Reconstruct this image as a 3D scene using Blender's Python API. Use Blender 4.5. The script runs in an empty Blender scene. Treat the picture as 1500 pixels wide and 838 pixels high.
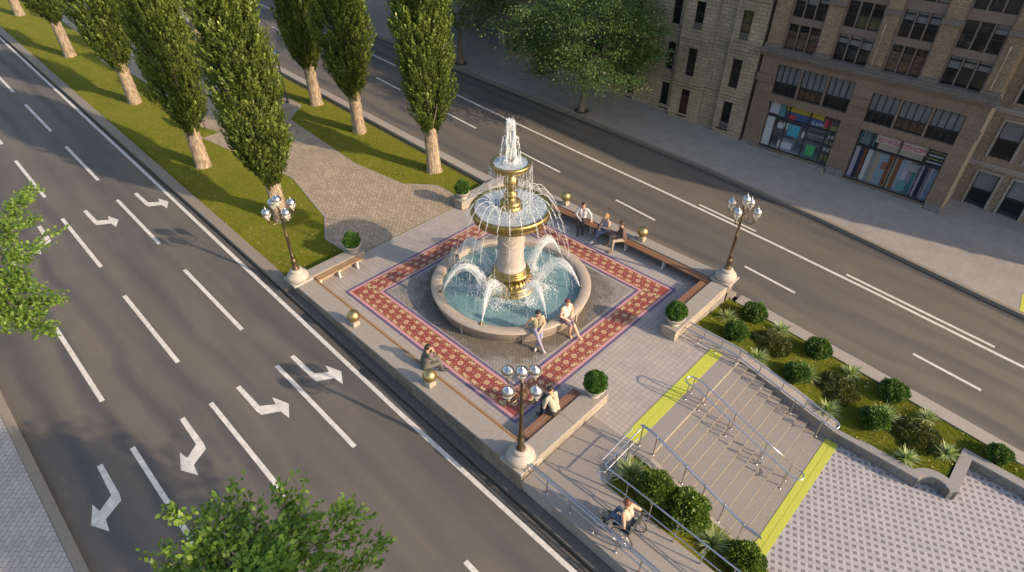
import bpy, bmesh, math, random
import numpy as np
from mathutils import Vector, Matrix
R = math.radians
random.seed(7)
rng = np.random.default_rng(7)
scene = bpy.context.scene
COL = scene.collection

# ------------------------------------------------------------------ helpers
def TZ(x):                       # the streets fall gently towards +X
    return -0.04 * (x + 5.5)

class MB:
    def __init__(s): s.v=[]; s.f=[]; s.m=[]; s.sm=[]
    def add(s, vs, fs, mi=0, smooth=False):
        b=len(s.v); s.v.extend([tuple(p) for p in vs])
        for f in fs:
            s.f.append([b+i for i in f]); s.m.append(mi); s.sm.append(smooth)
    def quad(s,a,b,c,d,mi=0): s.add([a,b,c,d],[(0,1,2,3)],mi)
    def box(s,x0,x1,y0,y1,z0,z1,mi=0,bev=0.0):
        if bev<=0:
            s.add([(x0,y0,z0),(x1,y0,z0),(x1,y1,z0),(x0,y1,z0),(x0,y0,z1),(x1,y0,z1),(x1,y1,z1),(x0,y1,z1)],
              [(0,3,2,1),(4,5,6,7),(0,1,5,4),(1,2,6,5),(2,3,7,6),(3,0,4,7)],mi)
        else:
            b=bev; zt=z1-b
            s.add([(x0,y0,z0),(x1,y0,z0),(x1,y1,z0),(x0,y1,z0),(x0,y0,zt),(x1,y0,zt),(x1,y1,zt),(x0,y1,zt),
                   (x0+b,y0+b,z1),(x1-b,y0+b,z1),(x1-b,y1-b,z1),(x0+b,y1-b,z1)],
              [(0,3,2,1),(8,9,10,11),(0,1,5,4),(1,2,6,5),(2,3,7,6),(3,0,4,7),(4,5,9,8),(5,6,10,9),(6,7,11,10),(7,4,8,11)],mi)
    def hexa(s,bot,top,mi=0):
        s.add(list(bot)+list(top),[(3,2,1,0),(4,5,6,7),(0,1,5,4),(1,2,6,5),(2,3,7,6),(3,0,4,7)],mi)
    def prism(s,poly,z0,z1,mi=0,zf=None):
        n=len(poly)
        a=[(p[0],p[1],z0+(zf(p[0]) if zf else 0)) for p in poly]; b=[(p[0],p[1],z1+(zf(p[0]) if zf else 0)) for p in poly]
        s.add(a+b,[tuple(range(n-1,-1,-1)),tuple(range(n,2*n))]+[(i,(i+1)%n,n+(i+1)%n,n+i) for i in range(n)],mi)
    def tube(s,pts,r,n=8,mi=0,smooth=True,cap=True):
        pts=[Vector(p) for p in pts]; rs=r if isinstance(r,(list,tuple)) else [r]*len(pts)
        vs=[];up=None
        for i,p in enumerate(pts):
            t=(pts[min(i+1,len(pts)-1)]-pts[max(i-1,0)])
            if t.length<1e-9: t=Vector((0,0,1))
            t.normalize()
            if up is None:
                up=Vector((0,0,1)) if abs(t.z)<.9 else Vector((1,0,0))
            a=t.cross(up)
            if a.length<1e-4: a=t.cross(Vector((0,1,0)))
            a.normalize(); b=a.cross(t); up=b
            for k in range(n):
                th=2*math.pi*k/n; vs.append(p+(a*math.cos(th)+b*math.sin(th))*rs[i])
        fs=[]
        for i in range(len(pts)-1):
            for k in range(n):
                fs.append((i*n+k,i*n+(k+1)%n,(i+1)*n+(k+1)%n,(i+1)*n+k))
        s.add(vs,fs,mi,smooth)
        if cap:
            L=len(pts)-1
            s.add(vs[:n],[tuple(range(n))],mi); s.add(vs[L*n:],[tuple(range(n-1,-1,-1))],mi)
    def lathe(s,prof,c=(0,0,0),n=32,mi=0,smooth=True):
        vs=[];fs=[]
        for (r,z) in prof:
            for k in range(n):
                th=2*math.pi*k/n; vs.append((c[0]+r*math.cos(th),c[1]+r*math.sin(th),c[2]+z))
        for i in range(len(prof)-1):
            for k in range(n):
                fs.append((i*n+k,i*n+(k+1)%n,(i+1)*n+(k+1)%n,(i+1)*n+k))
        s.add(vs,fs,mi,smooth)
    def ball(s,c,r,n=12,m=8,mi=0,sc=(1,1,1)):
        vs=[(c[0],c[1],c[2]-r*sc[2])]
        for i in range(1,m):
            ph=math.pi*i/m
            for k in range(n):
                th=2*math.pi*k/n
                vs.append((c[0]+r*sc[0]*math.sin(ph)*math.cos(th),c[1]+r*sc[1]*math.sin(ph)*math.sin(th),c[2]-r*sc[2]*math.cos(ph)))
        vs.append((c[0],c[1],c[2]+r*sc[2])); fs=[]
        for k in range(n): fs.append((0,1+(k+1)%n,1+k))
        for i in range(m-2):
            for k in range(n):
                a=1+i*n+k;b=1+i*n+(k+1)%n; fs.append((a,b,b+n,a+n))
        l=len(vs)-1;o=1+(m-2)*n
        for k in range(n): fs.append((l,o+k,o+(k+1)%n))
        s.add(vs,fs,mi,True)
    def mesh(s,name,mats):
        me=bpy.data.meshes.new(name); me.from_pydata(s.v,[],s.f)
        for m in (mats if isinstance(mats,(list,tuple)) else [mats]): me.materials.append(m)
        if s.f:
            me.polygons.foreach_set('material_index',s.m); me.polygons.foreach_set('use_smooth',s.sm)
        me.update(); return me
    def build(s,name,mats,parent=None):
        o=bpy.data.objects.new(name,s.mesh(name,mats)); COL.objects.link(o)
        if parent is not None: o.parent=parent
        return o

def np_mesh(name,V,nper,mat,uvless=True):
    """V: (N*nper,3) array, faces of nper consecutive vertices"""
    V=np.asarray(V,dtype=np.float32).reshape(-1,3); N=len(V)//nper
    me=bpy.data.meshes.new(name); me.vertices.add(len(V)); me.vertices.foreach_set('co',V.ravel())
    me.loops.add(len(V)); me.loops.foreach_set('vertex_index',np.arange(len(V),dtype=np.int32))
    me.polygons.add(N); me.polygons.foreach_set('loop_start',np.arange(0,len(V),nper,dtype=np.int32))
    me.materials.append(mat); me.update(calc_edges=True); return me

def link(name,me,parent=None):
    o=bpy.data.objects.new(name,me); COL.objects.link(o)
    if parent is not None: o.parent=parent
    return o
def tag(o,label=None,cat=None,group=None,kind=None):
    if label: o['label']=label
    if cat: o['category']=cat
    if group: o['group']=group
    if kind: o['kind']=kind
    return o
def empty(name,loc=(0,0,0),rz=0.0,**k):
    o=bpy.data.objects.new(name,None); COL.objects.link(o); o.location=loc; o.rotation_euler=(0,0,rz)
    o.empty_display_size=.2
    return tag(o,**k)
def struct(mb,name,mats): return tag(mb.build(name,mats),kind='structure')
def kids(o): return [c for c in bpy.data.objects if c.parent is o]
def copy_tree(o,parent=None):
    c=o.copy(); COL.objects.link(c)
    if parent is not None: c.parent=parent
    for ch in kids(o): copy_tree(ch,c)
    return c

# ------------------------------------------------------------------ materials
def new_mat(name):
    m=bpy.data.materials.new(name); m.use_nodes=True; nt=m.node_tree
    return m,nt,nt.nodes['Principled BSDF']
def N(nt,t,**k):
    n=nt.nodes.new(t)
    for a,b in k.items(): setattr(n,a,b)
    return n
def simple(name,col,rough=.6,metal=0.,var=.0,scale=8.,bump=0.,bscale=None,spec=.5,coords='Object',stretch=(1,1,1),col2=None):
    m,nt,p=new_mat(name); p.inputs['Roughness'].default_value=rough; p.inputs['Metallic'].default_value=metal
    p.inputs['Specular IOR Level'].default_value=spec
    p.inputs['Base Color'].default_value=(*col,1)
    if var>0 or bump>0 or col2:
        tc=N(nt,'ShaderNodeTexCoord'); mp=N(nt,'ShaderNodeMapping'); mp.inputs['Scale'].default_value=stretch
        nt.links.new(tc.outputs[coords],mp.inputs[0])
        no=N(nt,'ShaderNodeTexNoise'); no.inputs['Scale'].default_value=scale; no.inputs['Detail'].default_value=6; no.inputs['Roughness'].default_value=.6
        nt.links.new(mp.outputs[0],no.inputs['Vector'])
        cr=N(nt,'ShaderNodeValToRGB'); c2=col2 or tuple(min(1,c*(1+var)) for c in col); c1=tuple(c*(1-var) for c in col) if not col2 else col
        cr.color_ramp.elements[0].position=.3; cr.color_ramp.elements[1].position=.7
        cr.color_ramp.elements[0].color=(*c1,1); cr.color_ramp.elements[1].color=(*c2,1)
        nt.links.new(no.outputs['Fac'],cr.inputs[0]); nt.links.new(cr.outputs[0],p.inputs['Base Color'])
        if bump>0:
            nb=N(nt,'ShaderNodeTexNoise'); nb.inputs['Scale'].default_value=bscale or scale*4; nb.inputs['Detail'].default_value=5
            nt.links.new(mp.outputs[0],nb.inputs['Vector'])
            bp=N(nt,'ShaderNodeBump'); bp.inputs['Strength'].default_value=bump; bp.inputs['Distance'].default_value=.02
            nt.links.new(nb.outputs['Fac'],bp.inputs['Height']); nt.links.new(bp.outputs[0],p.inputs['Normal'])
    return m
def mixc(nt,fac,a,b,blend='MIX'):
    n=N(nt,'ShaderNodeMix',data_type='RGBA',blend_type=blend)
    for s,v in ((0,fac),(6,a),(7,b)):
        if hasattr(v,'is_linked') or isinstance(v,bpy.types.NodeSocket): nt.links.new(v,n.inputs[s])
        elif s==0: n.inputs[0].default_value=v
        else: n.inputs[s].default_value=(*v,1)
    return n.outputs[2]
def noise(nt,vec,scale,detail=4,rough=.55,lo=.35,hi=.65):
    n=N(nt,'ShaderNodeTexNoise'); n.inputs['Scale'].default_value=scale; n.inputs['Detail'].default_value=detail; n.inputs['Roughness'].default_value=rough
    nt.links.new(vec,n.inputs['Vector'])
    mr=N(nt,'ShaderNodeMapRange'); mr.inputs[1].default_value=lo; mr.inputs[2].default_value=hi
    nt.links.new(n.outputs['Fac'],mr.inputs[0]); return mr.outputs[0]
def mapping(nt,scale=(1,1,1),rot=(0,0,0),coords='Position',loc=(0,0,0)):
    mp=N(nt,'ShaderNodeMapping'); mp.inputs['Scale'].default_value=scale; mp.inputs['Rotation'].default_value=rot; mp.inputs['Location'].default_value=loc
    if coords=='Position':
        g=N(nt,'ShaderNodeNewGeometry'); nt.links.new(g.outputs['Position'],mp.inputs[0])
    else:
        g=N(nt,'ShaderNodeTexCoord'); nt.links.new(g.outputs[coords],mp.inputs[0])
    return mp.outputs[0]
def bump(nt,p,h,strength=.3,dist=.02):
    b=N(nt,'ShaderNodeBump'); b.inputs['Strength'].default_value=strength; b.inputs['Distance'].default_value=dist
    nt.links.new(h,b.inputs['Height']); nt.links.new(b.outputs[0],p.inputs['Normal'])
def brick(nt,vec,w,h,c1,c2,mortar,ms=.02,offset=.5,bias=0.,freq=2):
    b=N(nt,'ShaderNodeTexBrick'); b.offset=offset; b.offset_frequency=freq; b.squash=1
    b.inputs['Scale'].default_value=1; b.inputs['Brick Width'].default_value=w; b.inputs['Row Height'].default_value=h
    b.inputs['Mortar Size'].default_value=ms; b.inputs['Mortar Smooth'].default_value=.3; b.inputs['Bias'].default_value=bias
    b.inputs['Color1'].default_value=(*c1,1); b.inputs['Color2'].default_value=(*c2,1); b.inputs['Mortar'].default_value=(*mortar,1)
    nt.links.new(vec,b.inputs['Vector']); return b

def m_asphalt():
    m,nt,p=new_mat('asphalt'); v=mapping(nt)
    st=mapping(nt,scale=(.035,.55,1)); st2=mapping(nt,scale=(.05,1.9,1))
    a=noise(nt,st,1.5,5,.55,.34,.68); b=noise(nt,st2,1.0,4,.5,.3,.7); f=noise(nt,v,90,3,.7,.3,.7); l=noise(nt,v,.8,6,.6,.3,.7)
    c=mixc(nt,a,(.120,.102,.084),(.066,.062,.060)); wv=noise(nt,mapping(nt,scale=(.06,.50,1),rot=(0,0,R(-6))),1.,4,.5,.38,.62); c=mixc(nt,wv,c,(.118,.100,.084)); sy=N(nt,'ShaderNodeSeparateXYZ'); nt.links.new(v,sy.inputs[0]); nz=N(nt,'ShaderNodeTexNoise'); nz.inputs['Scale'].default_value=.22; nt.links.new(v,nz.inputs['Vector']); ma=N(nt,'ShaderNodeMath',operation='MULTIPLY_ADD'); nt.links.new(nz.outputs['Fac'],ma.inputs[0]); ma.inputs[1].default_value=1.1; nt.links.new(sy.outputs[1],ma.inputs[2]); mb_=N(nt,'ShaderNodeMath',operation='MULTIPLY'); nt.links.new(ma.outputs[0],mb_.inputs[0]); mb_.inputs[1].default_value=2*math.pi/1.04; sn=N(nt,'ShaderNodeMath',operation='SINE'); nt.links.new(mb_.outputs[0],sn.inputs[0]); mr2=N(nt,'ShaderNodeMapRange'); mr2.inputs[1].default_value=-.2; mr2.inputs[2].default_value=1.; nt.links.new(sn.outputs[0],mr2.inputs[0]); mk2=N(nt,'ShaderNodeMath',operation='MULTIPLY'); nt.links.new(mr2.outputs[0],mk2.inputs[0]); nt.links.new(noise(nt,mapping(nt,scale=(.07,.5,1)),1.,3,.5,.38,.62),mk2.inputs[1]); c=mixc(nt,mk2.outputs[0],c,(.064,.060,.061)); b2=mixc(nt,b,(1.,1.,1.),(.88,.89,.91)); c=mixc(nt,1.,c,b2,'MULTIPLY');
    c2=mixc(nt,l,(.92,.92,.92),(1.07,1.06,1.05)); c=mixc(nt,1.,c,c2,'MULTIPLY'); sp=noise(nt,v,3.2,8,.8,.66,.70); c=mixc(nt,sp,c,(.055,.05,.048)); c3=mixc(nt,f,(.72,.72,.72),(1.28,1.28,1.28)); c=mixc(nt,1.,c,c3,'MULTIPLY')
    nt.links.new(c,p.inputs['Base Color']); p.inputs['Roughness'].default_value=.82
    bump(nt,p,f,.35,.01); return m
def m_grass():
    m,nt,p=new_mat('lawn_grass'); v=mapping(nt)
    a=noise(nt,v,.7,5,.6,.3,.7); f=noise(nt,v,55,4,.75,.3,.7); g=noise(nt,v,6,4,.6,.35,.65); d=noise(nt,v,2.3,5,.7,.52,.7)
    c=mixc(nt,a,(.215,.225,.020),(.145,.180,.016)); c=mixc(nt,g,c,(.235,.230,.026)); c=mixc(nt,d,c,(.28,.225,.05))
    k=mixc(nt,f,(.5,.5,.5),(1.35,1.35,1.35)); c=mixc(nt,1.,c,k,'MULTIPLY')
    nt.links.new(c,p.inputs['Base Color']); p.inputs['Roughness'].default_value=.95; p.inputs['Specular IOR Level'].default_value=.13
    bump(nt,p,f,1.0,.04); return m
def m_tiles(name,w,h,c1,c2,mort,rot=0.,ms=.012,offset=0.,wet=False,zoff=0):
    m,nt,p=new_mat(name); v=mapping(nt,rot=(0,0,rot))
    b=brick(nt,v,w,h,c1,c2,mort,ms,offset); n1=noise(nt,mapping(nt),1.2,6,.6,.3,.7); n2=noise(nt,mapping(nt),35,4,.7,.3,.7)
    k=mixc(nt,n1,(.86,.86,.87),(1.08,1.07,1.05)); c=mixc(nt,1.,b.outputs['Color'],k,'MULTIPLY')
    k2=mixc(nt,n2,(.9,.9,.9),(1.08,1.08,1.08)); c=mixc(nt,1.,c,k2,'MULTIPLY')
    if wet:      # splash damp round the basin
        vl=N(nt,'ShaderNodeVectorMath',operation='LENGTH'); mp=mapping(nt,scale=(1,1,0)); nt.links.new(mp,vl.inputs[0])
        n3=noise(nt,mapping(nt),2.2,6,.65,.2,.8); ad=N(nt,'ShaderNodeMath',operation='MULTIPLY_ADD'); nt.links.new(n3,ad.inputs[0]); ad.inputs[1].default_value=-1.5; nt.links.new(vl.outputs['Value'],ad.inputs[2])
        mr=N(nt,'ShaderNodeMapRange'); mr.inputs[1].default_value=2.3; mr.inputs[2].default_value=2.75; mr.inputs[3].default_value=1; mr.inputs[4].default_value=0
        nt.links.new(ad.outputs[0],mr.inputs[0]); wf=N(nt,'ShaderNodeMath',operation='MULTIPLY'); nt.links.new(mr.outputs[0],wf.inputs[0]); wf.inputs[1].default_value=.75; wc=mixc(nt,1.,c,(.50,.47,.42),'MULTIPLY'); c=mixc(nt,wf.outputs[0],c,wc)
        m2=N(nt,'ShaderNodeMapRange'); m2.inputs[3].default_value=.75; m2.inputs[4].default_value=.22; nt.links.new(mr.outputs[0],m2.inputs[0]); nt.links.new(m2.outputs[0],p.inputs['Roughness'])
    else: p.inputs['Roughness'].default_value=.75
    nt.links.new(c,p.inputs['Base Color']); bump(nt,p,b.outputs['Fac'],-.3,.006); return m
def m_checker_paver():
    m,nt,p=new_mat('chequered_pavers'); v=mapping(nt,scale=(1,1,0),rot=(0,0,R(-24.5)))
    sx=N(nt,'ShaderNodeSeparateXYZ'); nt.links.new(v,sx.inputs[0])
    def mth(op,a,b=None):
        n=N(nt,'ShaderNodeMath',operation=op)
        for i,q in enumerate((a,b)):
            if q is None: continue
            if isinstance(q,(int,float)): n.inputs[i].default_value=q
            else: nt.links.new(q,n.inputs[i])
        return n.outputs[0]
    u=mth('MULTIPLY',sx.outputs[0],1/.171); w=mth('MULTIPLY',sx.outputs[1],1/.180)
    row=mth('FLOOR',w); par=mth('MODULO',mth('ADD',row,1000),2); uu=u
    fu=mth('FRACT',mth('ADD',uu,1000)); fv=mth('FRACT',w)
    a=mth('LESS_THAN',mth('ABSOLUTE',mth('SUBTRACT',fu,.5)),.285); b=mth('LESS_THAN',mth('ABSOLUTE',mth('SUBTRACT',fv,.5)),.25)
    msk=mth('MULTIPLY',a,b)
    n1=noise(nt,mapping(nt),3,5,.6,.3,.7); n2=noise(nt,mapping(nt),40,4,.7,.3,.7)
    c=mixc(nt,msk,(.37,.345,.355),(.165,.150,.160)); k=mixc(nt,n1,(.85,.85,.86),(1.1,1.08,1.06)); c=mixc(nt,1.,c,k,'MULTIPLY')
    j1=mth('LESS_THAN',mth('ABSOLUTE',mth('SUBTRACT',fv,.5)),.47); c=mixc(nt,j1,(.24,.22,.23),c)
    k2=mixc(nt,n2,(.88,.88,.88),(1.1,1.1,1.1)); c=mixc(nt,1.,c,k2,'MULTIPLY')
    nt.links.new(c,p.inputs['Base Color']); p.inputs['Roughness'].default_value=.8; return m
def m_blockwall(name,w,h,c1,c2,mort,rot=(0,0,0),ms=.015,coords='Position',bmp=.4,stain=.75,offset=.5,rustic=.0,nsc=9):
    # brick pattern mapped on vertical faces: (x+y) along, z up
    m,nt,p=new_mat(name); g=mapping(nt,coords=coords); sx=N(nt,'ShaderNodeSeparateXYZ'); nt.links.new(g,sx.inputs[0])
    ad=N(nt,'ShaderNodeMath',operation='ADD'); nt.links.new(sx.outputs[0],ad.inputs[0]); nt.links.new(sx.outputs[1],ad.inputs[1])
    cb=N(nt,'ShaderNodeCombineXYZ'); nt.links.new(ad.outputs[0],cb.inputs[0]); nt.links.new(sx.outputs[2],cb.inputs[1])
    b=brick(nt,cb.outputs[0],w,h,c1,c2,mort,ms,offset)
    n1=noise(nt,mapping(nt,scale=(1,1,.5)),1.3,7,.65,.25,.7); n2=noise(nt,mapping(nt),nsc,5,.7,.3,.7)
    k=mixc(nt,n1,(stain,stain,stain),(1.1,1.08,1.05)); c=mixc(nt,1.,b.outputs['Color'],k,'MULTIPLY')
    k2=mixc(nt,n2,(.78,.78,.78),(1.18,1.18,1.18)); c=mixc(nt,1.,c,k2,'MULTIPLY')
    nt.links.new(c,p.inputs['Base Color']); p.inputs['Roughness'].default_value=.9
    mx=N(nt,'ShaderNodeMath',operation='MULTIPLY_ADD'); nt.links.new(b.outputs['Fac'],mx.inputs[0]); mx.inputs[1].default_value=-1; nt.links.new(n2,mx.inputs[2])
    bump(nt,p,mx.outputs[0],bmp,.02); return m
def m_leaf(name,ca,cb,trans=.35,cc=None,rough=.5,attr=None):
    m=bpy.data.materials.new(name); m.use_nodes=True; nt=m.node_tree; p=nt.nodes['Principled BSDF']
    g=N(nt,'ShaderNodeNewGeometry'); cr=N(nt,'ShaderNodeValToRGB')
    cr.color_ramp.elements[0].color=(*ca,1); cr.color_ramp.elements[1].color=(*cb,1)
    if cc:
        e=cr.color_ramp.elements.new(.9); e.color=(*cb,1); cr.color_ramp.elements[-1].color=(*cc,1)
    if attr:
        at=N(nt,'ShaderNodeAttribute'); at.attribute_name=attr; nt.links.new(at.outputs['Fac'],cr.inputs[0])
    else: nt.links.new(g.outputs['Random Per Island'],cr.inputs[0])
    nz=noise(nt,mapping(nt,coords='Object'),1.1,3,.5,.3,.7); k=mixc(nt,nz,(.75,.78,.75),(1.2,1.18,1.1)); c=mixc(nt,1.,cr.outputs[0],k,'MULTIPLY')
    nt.links.new(c,p.inputs['Base Color']); p.inputs['Roughness'].default_value=rough; p.inputs['Specular IOR Level'].default_value=.35
    tr=N(nt,'ShaderNodeBsdfTranslucent'); c2=mixc(nt,1.,c,(1.25,1.35,.6),'MULTIPLY'); nt.links.new(c2,tr.inputs['Color'])
    ms=N(nt,'ShaderNodeMixShader'); ms.inputs[0].default_value=trans
    out=nt.nodes['Material Output']; nt.links.new(p.outputs[0],ms.inputs[1]); nt.links.new(tr.outputs[0],ms.inputs[2]); nt.links.new(ms.outputs[0],out.inputs[0])
    return m
def m_glass(name,tint=(.03,.035,.04),rough=.06,alpha=.35):
    m=bpy.data.materials.new(name); m.use_nodes=True; nt=m.node_tree; p=nt.nodes['Principled BSDF']
    p.inputs['Base Color'].default_value=(*tint,1); p.inputs['Roughness'].default_value=rough; p.inputs['Specular IOR Level'].default_value=.8
    t=N(nt,'ShaderNodeBsdfTransparent'); ms=N(nt,'ShaderNodeMixShader'); ms.inputs[0].default_value=alpha
    nt.links.new(t.outputs[0],ms.inputs[1]); nt.links.new(p.outputs[0],ms.inputs[2]); nt.links.new(ms.outputs[0],nt.nodes['Material Output'].inputs[0]); return m
def m_spray(name,alpha,col=(.92,.94,.96)):
    m=bpy.data.materials.new(name); m.use_nodes=True; nt=m.node_tree; p=nt.nodes['Principled BSDF']
    p.inputs['Base Color'].default_value=(*col,1); p.inputs['Roughness'].default_value=.12; p.inputs['Specular IOR Level'].default_value=.9
    tl=N(nt,'ShaderNodeBsdfTranslucent'); tl.inputs['Color'].default_value=(.9,.93,.95,1)
    m1=N(nt,'ShaderNodeMixShader'); m1.inputs[0].default_value=.45; nt.links.new(p.outputs[0],m1.inputs[1]); nt.links.new(tl.outputs[0],m1.inputs[2])
    t=N(nt,'ShaderNodeBsdfTransparent'); ms=N(nt,'ShaderNodeMixShader'); ms.inputs[0].default_value=alpha
    nt.links.new(t.outputs[0],ms.inputs[1]); nt.links.new(m1.outputs[0],ms.inputs[2]); nt.links.new(ms.outputs[0],nt.nodes['Material Output'].inputs[0]); return m
def m_water():
    m,nt,p=new_mat('pool_water'); v=mapping(nt)
    vl=N(nt,'ShaderNodeVectorMath',operation='LENGTH'); nt.links.new(mapping(nt,scale=(1,1,0)),vl.inputs[0])
    a=noise(nt,v,1.6,5,.6,.3,.7); c=mixc(nt,a,(.10,.195,.215),(.165,.275,.29))
    n3=noise(nt,v,7,6,.7,.45,.75); mr=N(nt,'ShaderNodeMapRange'); mr.inputs[1].default_value=.6; mr.inputs[2].default_value=1.5; mr.inputs[3].default_value=.75; mr.inputs[4].default_value=0
    nt.links.new(vl.outputs['Value'],mr.inputs[0]); mu=N(nt,'ShaderNodeMath',operation='MULTIPLY'); nt.links.new(n3,mu.inputs[0]); nt.links.new(mr.outputs[0],mu.inputs[1])
    c=mixc(nt,mu.outputs[0],c,(.7,.78,.78)); nt.links.new(c,p.inputs['Base Color']); p.inputs['Roughness'].default_value=.12; p.inputs['Specular IOR Level'].default_value=.6
    r=noise(nt,v,9,5,.65,.2,.8); bump(nt,p,r,.5,.05); return m

M={}
M['asphalt']=m_asphalt(); M['grass']=m_grass()
M['plaza']=m_tiles('plaza_tiles',.16,.16,(.325,.285,.265),(.36,.32,.295),(.225,.20,.185),ms=.009)
M['wet']=m_tiles('damp_pavers',.20,.10,(.22,.195,.175),(.27,.245,.22),(.14,.125,.11),rot=R(45),ms=.007,offset=.5,wet=True)
M['path']=m_tiles('herringbone_path',.22,.11,(.28,.222,.160),(.41,.33,.245),(.15,.115,.08),rot=0,ms=.014,offset=.5)
M['pave_right']=m_tiles('granite_pavement',.30,.30,(.26,.235,.215),(.29,.26,.24),(.215,.195,.18),ms=.006)
M['pave_left']=m_tiles('zigzag_pavers',.24,.12,(.30,.27,.255),(.36,.33,.31),(.19,.17,.16),rot=R(45),ms=.010,offset=.5)
M['checker']=m_checker_paver()
M['granite']=simple('granite_steps',(.245,.215,.195),.78,var=.30,scale=48,bump=.25,bscale=120,coords='Object')
M['granite_dark']=simple('granite_kerb',(.20,.168,.135),.8,var=.2,scale=22,bump=.3,bscale=90)
M['coping']=simple('coping_stone',(.275,.24,.21),.75,var=.10,scale=12,bump=.2,bscale=80)
M['wallstone']=m_blockwall('split_stone_wall',.42,.2,(.40,.345,.27),(.34,.29,.225),(.25,.215,.17),ms=.008,bmp=.8,nsc=16)
M['lamp_stone']=simple('pale_lamp_stone',(.36,.32,.28),.65,var=.08,scale=14,bump=.15,bscale=60)
M['basin_stone']=simple('sandstone_basin',(.35,.29,.235),.6,var=.10,scale=6,bump=.2,bscale=40)
M['column_stone']=simple('column_stone',(.36,.31,.27),.55,var=.12,scale=7,bump=.15,bscale=30)
M['gold']=simple('gilded_bronze',(.36,.26,.09),.40,metal=1.,var=.38,scale=9,bump=.12,bscale=40)
M['goldball']=simple('gilded_ball',(.42,.33,.145),.42,metal=1.,var=.25,scale=7)
M['bronze']=simple('bronze_pole',(.20,.155,.10),.42,metal=1.,var=.15,scale=10)
M['steel']=simple('stainless_steel',(.56,.55,.58),.28,metal=1.)
M['silver']=simple('silver_cap',(.50,.48,.48),.30,metal=1.)
M['lglass']=m_glass('lamp_glass',(.75,.74,.70),.08,.55)
M['iron']=simple('cast_iron',(.03,.03,.03),.5)
M['whiteiron']=simple('pale_bench_support',(.55,.53,.50),.5)
M['wood']=simple('bench_wood',(.27,.165,.085),.55,var=.25,scale=6,stretch=(1,14,14))
M['wood2']=simple('bench_wood_red',(.20,.10,.055),.55,var=.25,scale=6,stretch=(1,14,14))
M['paint']=simple('road_paint',(.40,.37,.34),.75,col2=(.60,.57,.54),scale=7,bump=.1)
M['yellow']=simple('yellow_tactile',(.42,.43,.055),.75,var=.10,scale=20,bump=.3,bscale=60)
M['nosing']=simple('pale_nosing',(.40,.34,.23),.7)
M['navy']=simple('navy_tile',(.105,.085,.155),.5,var=.12,scale=60)
M['pink']=simple('pink_tile',(.48,.25,.25),.5,var=.10,scale=60)
M['red']=simple('red_mosaic',(.25,.055,.040),.55,var=.28,scale=26)
M['cream']=simple('cream_mosaic',(.50,.36,.20),.55,var=.12,scale=30)
M['rose']=simple('rose_mosaic',(.42,.19,.14),.55,var=.1,scale=30)
M['green']=simple('green_mosaic',(.17,.20,.06),.55)
M['plum']=simple('plum_mosaic',(.17,.07,.10),.55)
M['water']=m_water()
M['bowlwater']=simple('bowl_water',(.30,.33,.34),.1,var=.3,scale=9,bump=.6,bscale=14,spec=.8)
M['spray']=m_spray('spray',.42); M['spray_d']=m_spray('dense_spray',.68)
M['foam']=m_spray('foam',.8,(.95,.96,.96))
M['bark']=simple('poplar_bark',(.085,.062,.042),.95,col2=(.47,.36,.25),scale=15,bump=1.,bscale=14,stretch=(1,1,.28))
M['bark2']=simple('grey_bark',(.13,.11,.085),.9,var=.25,scale=7,bump=.8,bscale=16,stretch=(1,1,.3))
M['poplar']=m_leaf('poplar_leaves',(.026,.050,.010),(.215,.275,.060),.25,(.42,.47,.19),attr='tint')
M['leafdark']=m_leaf('street_tree_leaves',(.040,.085,.025),(.11,.17,.05),.30)
M['leafnear']=m_leaf('near_leaves',(.075,.15,.022),(.24,.34,.06),.45)
M['box']=m_leaf('box_leaves',(.035,.10,.018),(.11,.22,.04),.25)
M['bush']=m_leaf('bush_leaves',(.035,.09,.018),(.13,.21,.045),.25)
M['mound']=m_leaf('mound_leaves',(.035,.05,.014),(.11,.12,.03),.25)
M['yucca']=m_leaf('yucca_leaves',(.16,.24,.08),(.48,.52,.28),.3,(.7,.7,.45))
M['turf']=m_leaf('turf_blades',(.11,.155,.016),(.25,.275,.04),.3)
M['soil']=simple('soil',(.045,.035,.022),.95,var=.4,scale=20,bump=.8)
M['brownstone']=m_blockwall('brownstone_blocks',1.1,.42,(.185,.130,.095),(.215,.152,.110),(.11,.08,.06),ms=.008,bmp=.3,stain=.8)
M['trim']=simple('brownstone_trim',(.17,.12,.09),.85,var=.15,scale=5,bump=.25)
M['trimblue']=simple('weathered_ledge',(.145,.115,.098),.8,var=.2,scale=5,bump=.25)
M['tanbrick']=m_blockwall('tan_brick',.16,.055,(.40,.28,.175),(.27,.19,.12),(.14,.11,.08),ms=.010,bmp=.7)
M['wingbrick']=m_blockwall('brown_brick',.18,.06,(.36,.27,.19),(.265,.20,.14),(.15,.12,.09),ms=.010,bmp=.7)
M['ashlar']=m_blockwall('pale_ashlar',.42,.17,(.40,.325,.225),(.33,.265,.18),(.18,.145,.10),ms=.010,bmp=.7,stain=.6)
M['frame']=simple('black_frame',(.018,.017,.018),.5)
M['mullion']=simple('stone_mullion',(.17,.125,.10),.8,var=.1,scale=9)
M['dark']=simple('dark_interior',(.02,.018,.016),.9)
M['winglass']=m_glass('window_glass',(.02,.022,.025),.05,.42)
M['blind']=simple('pale_blind',(.45,.45,.47),.8,var=.15,scale=4,stretch=(6,1,1))
M['curtain']=simple('warm_curtain',(.24,.14,.08),.9,var=.5,scale=5)
M['olive']=simple('olive_shade',(.18,.16,.05),.9,var=.3,scale=4)
M['skin']=simple('skin',(.56,.33,.23),.55); M['skin2']=simple('tanned_skin',(.42,.24,.16),.55)

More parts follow.
